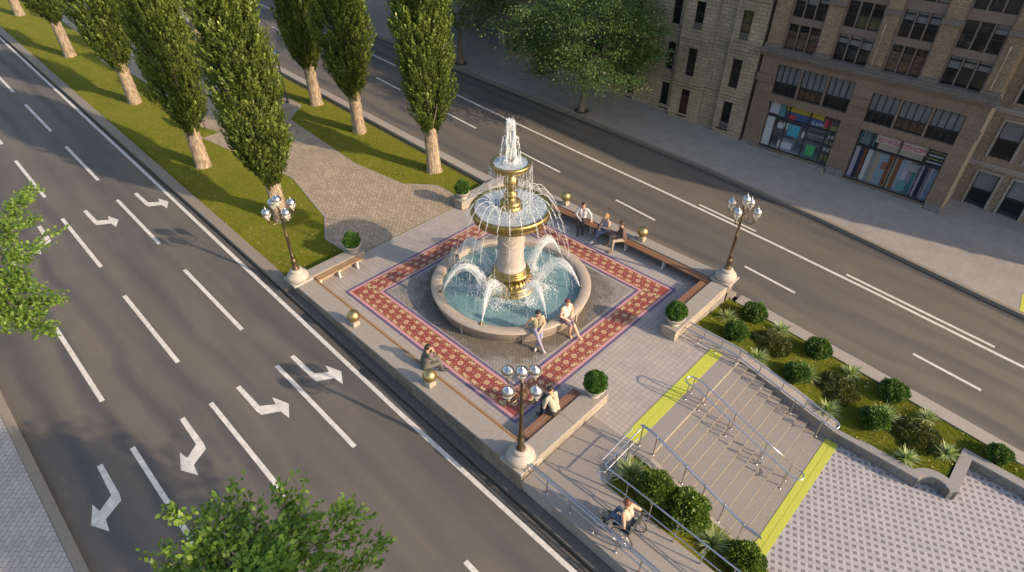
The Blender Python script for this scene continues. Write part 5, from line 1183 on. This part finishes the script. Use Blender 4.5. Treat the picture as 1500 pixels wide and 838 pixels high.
# side return of the commercial building, tan stone
# --- pale ashlar building
SX0,SX1,SY=-17.0,-.36,17.1
Sb=empty('stone_building',((SX0+SX1)/2,SY,0),0,label='pale ashlar stone building with narrow tall windows and projecting bays behind the street tree',cat='building'); Sb['_w']=1
cols=[(-16.75,-16.30,0),(-14.4,-13.9,1),(-12.2,-11.7,0),(-9.9,-9.4,1),(-7.65,-7.15,0),(-5.37,-4.91,0),(-4.03,-3.53,1),(-1.59,-1.09,1)]
rows=[(.22,1.58),(2.29,3.68),(4.56,5.88),(6.8,8.15),(9.0,10.4)]
bounds=[(SX0,-15.2,0),(-15.2,-13.1,1),(-13.1,-10.7,0),(-10.7,-8.6,1),(-8.6,-4.62,0),(-4.62,-2.95,1),(-2.95,-1.93,0),(-1.93,SX1,1)]
m=MB(); rel={0:SY+.22,1:SY-.0}; prev=None
for (a,b_,k) in bounds:
    ops=[(c0,c1,z0 if i or k==0 else z0-.04,z1) for (c0,c1,kk) in cols if a<c0<b_ for i,(z0,z1) in enumerate(rows)]
    facade(m,a,b_,-1.2,12.7,rel[k],ops,.12)
    if prev is not None and prev!=k:
        ya,yb=rel[prev],rel[k]; m.quad((a,ya,-1.2),(a,yb,-1.2),(a,yb,12.7),(a,ya,12.7))
    prev=k
m.quad((SX1,SY,-1.2),(SX1,SY+8,-1.2),(SX1,SY+8,12.7),(SX1,SY,12.7)); m.quad((SX0,SY+8,-1.2),(SX0,SY+.22,-1.2),(SX0,SY+.22,12.7),(SX0,SY+8,12.7)); m.quad((SX0,SY-.1,12.7),(SX1,SY-.1,12.7),(SX1,SY+8,12.7),(SX0,SY+8,12.7)); m.build('wall',M['ashlar'],Sb)
each([(a+.002,b_-.002,rel[k]-.06,rel[k]-.001,z,z+.09) for (a,b_,k) in bounds for z in (1.78,4.1,6.35)],'string_course',M['ashlar'],Sb)
each([(a+.002,b_-.002,rel[k]-.05,rel[k]-.001,-1.2,TZ((a+b_)/2)+.35) for (a,b_,k) in bounds],'plinth_course',M['ashlar'],Sb)
for x in (-2.93,):
    m=MB(); m.tube([(x,SY+.15,-.2),(x,SY+.15,12.5)],.03,8); m.build('downpipe',M['coping'],Sb)
M['reddoor']=simple('red_brown_door',(.13,.035,.02),.6,var=.3,scale=8)
for (c0,c1,k) in cols:
    for i,(z0,z1) in enumerate(rows):
        zz0=z0 if i or k==0 else z0-.04; y=rel[k]+.06
        bl=[]
        if i==0 and abs(c0+4.03)<.1: bl=[(zz0+.03,z1-.35,'reddoor')]
        elif i==0 and k==0 and c0<-7: bl=[(zz0+.03,z1-.2,'reddoor')]
        elif i==2 and c0>-2: bl=[(zz0+.35,z1-.03,'olive')]
        fo=window(Sb,c0,c1,zz0,z1,y,(),((zz0+z1)/2+.1,) if i!=1 else (),.028,bl)
        if (i==0 and c0>-2) or (i==2 and k==1):
            gr=MB()
            for q in range(5): gr.box(c0+.01,c1-.01,y-.09,y-.075,zz0+.02+.075*q,zz0+.035+.075*q)
            for q in range(4): x=c0+.03+(c1-c0-.07)*q/3; gr.box(x,x+.012,y-.092,y-.073,zz0,zz0+.34)
            gr.build('grille',M['lightiron'] if 'lightiron' in M else M['coping'],fo)
        sl_=MB(); sl_.box(c0-.05,c1+.05,rel[k]-.05,rel[k]+.05,zz0-.07,zz0-.002); sl_.build('sill',M['ashlar'],fo); sl_=MB(); sl_.box(c0-.05,c1+.05,rel[k]-.035,rel[k]-.001,z1+.002,z1+.13); sl_.build('lintel',M['ashlar'],fo)
# far dark building closing the street at the top
Fb=empty('far_building',(-32,23,0),0,label='dark distant building behind the shaded trees at the top of the picture',cat='building'); Fb['_w']=1
ops=[(x,x+.9,z,z+1.5) for x in np.arange(-58,-18.5,2.4) for z in (1.6,4.4,7.2,10.)]
m=MB(); facade(m,-60,-17.6,-1,13,23,ops,.15); m.build('wall',M['brownstone'],Fb)
for (a,b_,c,d_) in ops[:]:
    if a>-34 and c<5: window(Fb,a,b_,c,d_,23.06,(),((c+d_)/2,),.04)
bx_=MB(); bx_.box(-18.9,-18.2,18.2,18.6,TZ(-18.5),TZ(-18.5)+.75,0,.02); tag(bx_.build('utility_cabinet',[M['coping']]),'pale grey cabinet in the dark courtyard gap left of the stone building','cabinet')
MB.build=_build
for o in (Bd,Wg,Sb,Fb): del o['_w']

# ------------------------------------------------------------------ people
def cloth(name,c,r=.85): return simple(name,c,r,var=.12,scale=30)
def person(label,loc,face,S,mats,hair,hairmat,group=None,scale=1.0,z0=0.):
    """S: joint dict in local metres (x forward, y left, z up). one continuous remeshed body"""
    V=lambda k: Vector(S[k])
    m=MB(); bones=[]
    def cap(a,b,ra,rb_,mat,n=10,k=6,sy=1.0):
        a=Vector(a);b=Vector(b); L=(b-a).length; pts=[a.lerp(b,i/k) for i in range(k+1)]; rs=[ra+(rb_-ra)*i/k for i in range(k+1)]
        d=(b-a).normalized() if L>1e-6 else Vector((0,0,1))
        P=[a-d*ra*.98,a-d*ra*.7]+pts+[b+d*rb_*.7,b+d*rb_*.98]; Q=[ra*.15,ra*.72]+rs+[rb_*.72,rb_*.15]
        m.tube([tuple(p) for p in P],Q,n); bones.append((np.array(a),np.array(b),ra,rb_,mat))
    hipz=S['pelvis'][2]
    cap((S['pelvis'][0],.06,hipz),(S['pelvis'][0],-.06,hipz),.115,.115,1)
    pv=V('pelvis');ch=V('chest');nk=V('neck')
    mid=pv.lerp(ch,.5); side=Vector((0,1,0))
    for s in (-1,1):
        cap(pv+side*.055*s+Vector((0,0,.03)),mid+side*.045*s,.095,.095,1 if False else 0); cap(mid+side*.045*s,ch+side*.075*s,.095,.105,0)
        cap(ch+side*.07*s,nk+side*.10*s-Vector((0,0,.05)),.10,.062,0)
    cap(nk-Vector((0,0,.05)),nk+(V('head')-nk)*.45,.052,.048,2)
    hd=V('head'); hf=Vector(S.get('look',(1,0,-.1))).normalized(); hs=hf.cross(Vector((0,0,1))).normalized(); hu=hs.cross(hf)
    # head: skull + jaw + nose + ears
    def hp(f,s,u): return hd+hf*f+hs*s+hu*u
    cap(hp(-.015,0,.03),hp(.02,0,.03),.083,.078,2); cap(hp(.03,0,-.01),hp(.05,0,-.07),.068,.045,2); cap(hp(.095,0,.01),hp(.108,0,-.02),.010,.015,2,8,2)
    for s in (-1,1): cap(hp(0,.080*s,.015),hp(-.005,.083*s,-.02),.014,.012,2,8,2); cap(hp(.075,.03*s,.035),hp(.078,.03*s,.035),.013,.013,2,8,1)
    cap(hp(.085,-.018,-.045),hp(.085,.018,-.045),.011,.011,2,8,2)
    for s,n in ((1,'L'),(-1,'R')):
        sh=nk+side*.165*s-Vector((0,0,.06)); el=V('elb'+n); wr=V('wri'+n); 
        cap(sh,el,.058,.042,0 if mats.get('sleeve','long')!='none' else 2); cap(el,wr,.041,.027,0 if mats.get('sleeve','long')=='long' else 2)
        hdv=Vector(S.get('hand'+n,(wr-el))).normalized(); pn=Vector(S.get('palm'+n,(0,0,-1))); sv=hdv.cross(pn).normalized(); pn=sv.cross(hdv)
        for q in (-1,-.33,.33,1): cap(wr+sv*.012*q,wr+hdv*.075+sv*.027*q,.016,.014,2,8,3)
        for q,Lf in ((-1,.062),(-.33,.074),(.33,.070),(1,.055)):
            a=wr+hdv*.080+sv*.028*q; b=a+hdv*Lf*.5+pn*Lf*.18+sv*.004*q; c=b+hdv*Lf*.30+pn*Lf*.42; cap(a,b,.0105,.0095,2,7,2); cap(b,c,.0095,.0085,2,7,2)
        a=wr+sv*.028*(-s)*1.0+hdv*.02; b=a+hdv*.035-sv*.03*s+pn*.012; c=b+hdv*.03+pn*.012; cap(a,b,.013,.011,2,7,2); cap(b,c,.011,.009,2,7,2)
        hip=pv+side*.09*s; kn=V('kne'+n); an=V('ank'+n); toe=V('toe'+n)
        cap(hip,kn,.092,.060,1); lm=1 if mats.get('legs','long')=='long' else 2
        cap(kn,kn.lerp(an,.35),.058,.055,lm); cap(kn.lerp(an,.35),an,.055,.035,lm); cap(an+Vector((0,0,-.02)),an.lerp(toe,.8)+Vector((0,0,-.0)),.040,.036,3); cap(an.lerp(toe,.5),toe,.042,.032,3)
    if mats.get('skirt'):
        for s,n in ((1,'L'),(-1,'R')): cap(pv+side*.08*s,V('kne'+n).lerp(pv+side*.09*s,.35),.118,.092,1)
    if mats.get('jacket'):
        for s in (-1,1): cap(pv+side*.07*s+Vector((-.02,0,.02)),ch+side*.08*s,.115,.118,0)
    tmp=m.mesh('tmp_body',[M['skin']]); ob=bpy.data.objects.new('tmp',tmp); COL.objects.link(ob)
    md=ob.modifiers.new('r','REMESH'); md.mode='VOXEL'; md.voxel_size=.0085; md.use_smooth_shade=True
    sm=ob.modifiers.new('s','SMOOTH'); sm.factor=.5; sm.iterations=3
    bpy.context.view_layer.update(); me=bpy.data.meshes.new_from_object(ob.evaluated_get(bpy.context.evaluated_depsgraph_get())); bpy.data.objects.remove(ob); bpy.data.meshes.remove(tmp)
    me.name='person_body'; me.materials.clear()
    for k in ('top','bottom','skin','shoe'): me.materials.append(M[mats[k]] if isinstance(mats[k],str) else mats[k])
    n=len(me.polygons); cen=np.zeros(n*3,np.float32); me.polygons.foreach_get('center',cen); cen=cen.reshape(-1,3)
    best=np.full(n,1e9); idx=np.zeros(n,np.int32)
    for a,b,ra,rb_,mt in bones:
        ab=b-a; L2=max(1e-9,ab@ab); t=np.clip(((cen-a)@ab)/L2,0,1); d=np.linalg.norm(cen-(a+t[:,None]*ab),axis=1)-(ra+(rb_-ra)*t); 
        k=d<best; best[k]=d[k]; idx[k]=mt
    me.polygons.foreach_set('material_index',idx); me.polygons.foreach_set('use_smooth',np.ones(n,dtype=bool)); me.update()
    root=empty('person',loc,face,label=label,cat='person',group=group); root.scale=(scale,)*3
    link('body',me,root)
    # eyes
    e=MB()
    for s in (-1,1): p=hp(.088,.03*s,.032); e.ball(tuple(p),.008,8,6)
    e.build('eyes',M['dark'],root)
    # hair
    h=MB(); rr=random.Random(len(label)); nn_,mm=22,14; vs=[];fs=[]
    for i in range(mm+1):
        ph=math.pi*i/mm
        for k in range(nn_):
            t=2*math.pi*k/nn_; f=math.cos(t)*math.sin(ph); s=math.sin(t)*math.sin(ph); u=math.cos(ph)
            r=.098+rr.uniform(-.003,.004)
            # hairline: pull in below the brow in front
            front=f>.25 and u<.42
            drop=u<-.25
            if front: r=.06
            if drop and not hair=='long': r=.055
            p=hd+hf*(f*r-.006)+hs*(s*r*.93)+hu*(u*r*1.02+.032)
            if hair=='long' and u<.1 and f<.25: p=p+Vector((0,0,-1))*(.22*min(1,(.1-u)*1.2))-hf*.015
            vs.append(tuple(p))
    for i in range(mm):
        for k in range(nn_): fs.append((i*nn_+k,(i+1)*nn_+k,(i+1)*nn_+(k+1)%nn_,i*nn_+(k+1)%nn_))
    h.add(vs,fs,0,True); h.build('hair',hairmat,root)
    return root
hb=simple('brown_hair',(.035,.018,.010),.6,var=.3,scale=60); hbl=simple('blond_hair',(.36,.20,.07),.55,var=.3,scale=60); hr=simple('auburn_hair',(.14,.045,.02),.6,var=.3,scale=60); hk=simple('dark_hair',(.015,.010,.008),.5,var=.3,scale=60)
def seated(lean=.0,seat=0.,drop=.44,kn=.42,spread=.10,twist=0.):
    return dict(pelvis=(0,0,.10),chest=(lean*.55,0,.40),neck=(lean*.9,0,.60),head=(lean*.9+.03,0,.735),
        kneL=(kn,spread,.10),kneR=(kn,-spread,.10),ankL=(kn+.02,spread,-drop+.09),ankR=(kn+.02,-spread,-drop+.09),toeL=(kn+.17,spread+.02,-drop+.04),toeR=(kn+.17,-spread-.02,-drop+.04),
        elbL=(.08,.26,.30),elbR=(.08,-.26,.30),wriL=(.28,.14,.19),wriR=(.28,-.14,.19))
jeans=cloth('blue_jeans',(.09,.12,.20)); dk=cloth('dark_trousers',(.045,.03,.03)); bshirt=cloth('white_shirt',(.50,.47,.49)); grey=cloth('grey_top',(.30,.30,.36)); bj=cloth('brown_jacket',(.11,.065,.055)); khaki=cloth('khaki_trousers',(.34,.29,.22)); suit=cloth('grey_suit',(.10,.10,.085)); cream=cloth('cream_shirt',(.38,.335,.25)); olive=cloth('olive_vest',(.26,.23,.15)); mauve=cloth('mauve_shorts',(.20,.13,.16)); whitet=cloth('white_tshirt',(.52,.49,.43)); shoe=simple('dark_shoes',(.02,.018,.018),.4); tan=simple('tan_shoes',(.16,.08,.04),.5); slate=cloth('lilac_trousers',(.26,.25,.34)); paleshoe=simple('pale_shoes',(.5,.42,.38),.5)
# white-shirted man on the far bench
S=seated(.02,kn=.40); S.update(kneL=(.38,.06,.10),kneR=(.40,-.10,.09),ankL=(.42,.10,-.28),ankR=(.52,-.06,-.29),toeL=(.56,.12,-.33),toeR=(.66,-.05,-.33),wriR=(.30,-.02,.17),wriL=(.06,.36,.14),elbL=(-.03,.32,.32),look=(1,.25,-.35))
person('man in a white shirt and dark trousers on the far bench, arm out sideways',(-.75,4.83,.36),R(-62),S,dict(top=bshirt,bottom=dk,skin='skin',shoe=shoe),'short',hb,'people sitting on the far bench')
S=seated(.05,kn=.40); S.update(kneL=(.40,.05,.12),kneR=(.38,-.09,.12),ankL=(.60,.02,-.22),ankR=(.40,-.12,-.28),toeL=(.74,0,-.27),toeR=(.54,-.14,-.33),wriL=(.28,.10,.36),elbL=(.10,.24,.28),wriR=(.26,-.10,.20),handL=(.6,.2,.6),look=(1,.1,-.2))
person('blond woman in a grey top and jeans on the far bench, holding up a phone',(.42,4.82,.36),R(-105),S,dict(top=grey,bottom=jeans,skin='skin',shoe=paleshoe,sleeve='none'),'long',hbl,'people sitting on the far bench')
S=seated(.10,kn=.42); S.update(kneL=(.42,.16,.11),kneR=(.40,-.16,.11),ankL=(.46,.22,-.27),ankR=(.44,-.20,-.28),toeL=(.61,.27,-.33),toeR=(.58,-.24,-.33),wriL=(.34,.10,.22),wriR=(.30,-.04,.24),elbL=(.10,.28,.30),elbR=(.06,-.26,.30),look=(1,-.2,-.15))
person('man in a brown jacket and light trousers on the far bench beside the gilded ball',(1.22,4.80,.36),R(-128),S,dict(top=bj,bottom=khaki,skin='skin2',shoe=tan,jacket=1),'short',hb,'people sitting on the far bench')
# couple on the basin rim
S=seated(.02,kn=.36); S.update(kneL=(.34,.04,.03),kneR=(.33,-.07,.05),ankL=(.30,-.10,-.39),ankR=(.46,.06,-.37),toeL=(.40,-.16,-.46),toeR=(.58,.10,-.44),wriL=(.22,.0,.12),elbL=(.06,.22,.30),elbR=(-.10,-.26,.32),wriR=(-.16,-.30,.04),handR=(-.2,-.2,-.6),look=(1,.3,-.3))
person('dark-haired person in an olive top and lilac trousers on the basin rim',(2.36,-1.28,.50),R(-32),S,dict(top=olive,bottom=slate,skin='skin',shoe=paleshoe,sleeve='none'),'short',hk,'people sitting on the basin rim')
S=seated(.02,kn=.36); S.update(kneL=(.36,.03,.06),kneR=(.33,-.06,.03),ankL=(.56,.10,-.34),ankR=(.30,-.04,-.39),toeL=(.68,.14,-.42),toeR=(.41,-.06,-.46),wriL=(.20,.06,.14),wriR=(.24,-.02,.12),elbL=(.05,.23,.30),elbR=(.05,-.25,.30),look=(1,-.3,-.25))
person('woman in a white T-shirt and short skirt sitting on the basin rim',(2.66,-.28,.50),R(-10),S,dict(top=whitet,bottom=mauve,skin='skin',shoe='skin',sleeve='none',legs='short',skirt=1),'short',hr,'people sitting on the basin rim')
# man in a suit on the near bench, hands to his face
S=seated(.12,kn=.42); S.update(wriL=(.30,.05,.60),wriR=(.30,-.04,.58),elbL=(.26,.20,.34),elbR=(.26,-.18,.34),handL=(-.2,-.1,.6),handR=(-.2,.1,.6),kneL=(.42,.12,.10),kneR=(.42,-.10,.10),ankL=(.44,.12,-.28),ankR=(.50,-.06,-.28),toeL=(.60,.14,-.33),toeR=(.66,-.06,-.33),look=(1,-.1,-.35))
person('dark-haired man in a grey suit on the wide-street parapet bench, hands raised to his face',(1.02,-4.62,.38),R(72),S,dict(top=suit,bottom=suit,skin='skin2',shoe=shoe,jacket=1),'short',hk)
# reader near the corner
S=seated(.22,kn=.42); S.update(wriL=(.40,.08,.26),wriR=(.36,-.10,.26),elbL=(.22,.24,.24),elbR=(.20,-.24,.26),kneL=(.40,.12,.12),kneR=(.42,-.12,.12),ankL=(.40,.14,-.27),ankR=(.46,-.14,-.27),toeL=(.55,.16,-.33),toeR=(.62,-.16,-.33),look=(1,.1,-.75))
rd=person('man in a cream shirt bent over a dark tablet on the near corner bench',(4.84,-3.25,.37),R(178),S,dict(top=cream,bottom=dk,skin='skin',shoe=shoe),'short',hb)
t=MB(); t.box(-.09,.09,-.13,.13,-.008,.008,0,.004); o=t.build('tablet',[M['frame']]); o.location=(4.84-.47,-3.25+.0,.37+.30); o.rotation_euler=(0,R(25),0); tag(o,'dark tablet in the hands of the man in a cream shirt','tablet')
t=MB(); t.box(-.035,.035,-.005,.005,-.07,.07,0,.003); o=t.build('phone',[M['frame']]); o.location=(.42-.10+.0,4.82-.40,.36+.43); o.rotation_euler=(R(-20),0,R(-15)); tag(o,'phone held up by the blond woman on the far bench','phone')
# wheelchair and its user
WXp,WYp=8.12,-4.55; wz=RZ(WXp)
W=empty('wheelchair',(WXp,WYp,wz),math.pi,label='manual wheelchair with thin spoked wheels on the ramp',cat='wheelchair')
for s in (-1,1):
    q=MB(); c=Vector((-.05,.28*s,.30)); pts=lambda r,dy=0:[(c.x+r*math.cos(t),c.y+dy,c.z+r*math.sin(t)) for t in np.linspace(0,2*math.pi,37)]
    q.tube(pts(.29),.014,8,cap=False); wh=q.build('wheel',M['iron'],W)
    q=MB(); q.tube(pts(.275),.009,6,cap=False); q.tube(pts(.25,.035*s),.008,6,cap=False); q.tube([(c.x,c.y-.03*s,c.z),(c.x,c.y+.04*s,c.z)],.025,10)
    q.build('rim',M['steel'],wh); q=MB()
    for k in range(18): t=2*math.pi*k/18; q.tube([(c.x+.02*math.cos(t+.5),c.y,c.z+.02*math.sin(t+.5)),(c.x+.27*math.cos(t),c.y,c.z+.27*math.sin(t))],.0025,4)
    q.build('spokes',M['steel'],wh)
    q=MB(); cc=Vector((.36,.22*s,.08)); q.tube([(cc.x+.065*math.cos(t),cc.y,cc.z+.065*math.sin(t)) for t in np.linspace(0,2*math.pi,19)],.015,6,cap=False); q.tube([(cc.x,cc.y,cc.z),(cc.x+.02,cc.y,.22)],.010,6); q.build('caster',M['iron'],W)
    q=MB(); y=.235*s; q.tube([(-.18,y,.30),(-.20,y,.90),(-.30,y,.92)],.012,8); q.tube([(-.18,y,.42),(.28,y,.44),(.40,y,.40),(.46,y,.14)],.012,8); q.tube([(-.17,y,.66),(.20,y,.66),(.26,y,.60),(.26,y,.44)],.012,8); q.tube([(-.05,y,.30),(.30,y,.24),(.28,y,.44)],.012,8); q.build('frame',M['steel'],W)
    q=MB(); q.tube([(-.28,y,.92),(-.38,y,.915)],.018,8); q.build('push_handle',M['iron'],W)
    q=MB(); q.box(.40,.56,.05*s if s>0 else -.19,.19 if s>0 else -.05,.11,.125,0,.004); q.build('footrest',M['iron'],W)
q=MB(); q.box(-.17,.26,-.22,.22,.44,.475,0,.01); q.build('seat',M['iron'],W); q=MB(); q.hexa([(-.19,-.22,.48),(-.165,-.22,.48),(-.165,.22,.48),(-.19,.22,.48)],[(-.21,-.22,.86),(-.185,-.22,.86),(-.185,.22,.86),(-.21,.22,.86)]); q.build('backrest',M['iron'],W)
q=MB(); q.tube([(0,-.23,.32),(0,.23,.42)],.01,6); q.tube([(0,.23,.32),(0,-.23,.42)],.01,6); q.build('cross_brace',M['steel'],W)
S=seated(.10,kn=.40,drop=.36); S.update(pelvis=(-.04,0,.10),kneL=(.36,.13,.14),kneR=(.36,-.13,.12),ankL=(.50,.12,-.26),ankR=(.50,-.12,-.26),toeL=(.62,.13,-.31),toeR=(.62,-.13,-.31),elbL=(-.08,.32,.34),elbR=(-.08,-.32,.34),wriL=(.12,.32,.14),wriR=(.12,-.32,.14),look=(1,.1,-.3))
person('man in a beige T-shirt and blue jeans sitting in the wheelchair on the ramp',(WXp,WYp,wz+.48),math.pi,S,dict(top=cream,bottom=jeans,skin='skin2',shoe=shoe,sleeve='none'),'short',hr,scale=.95)
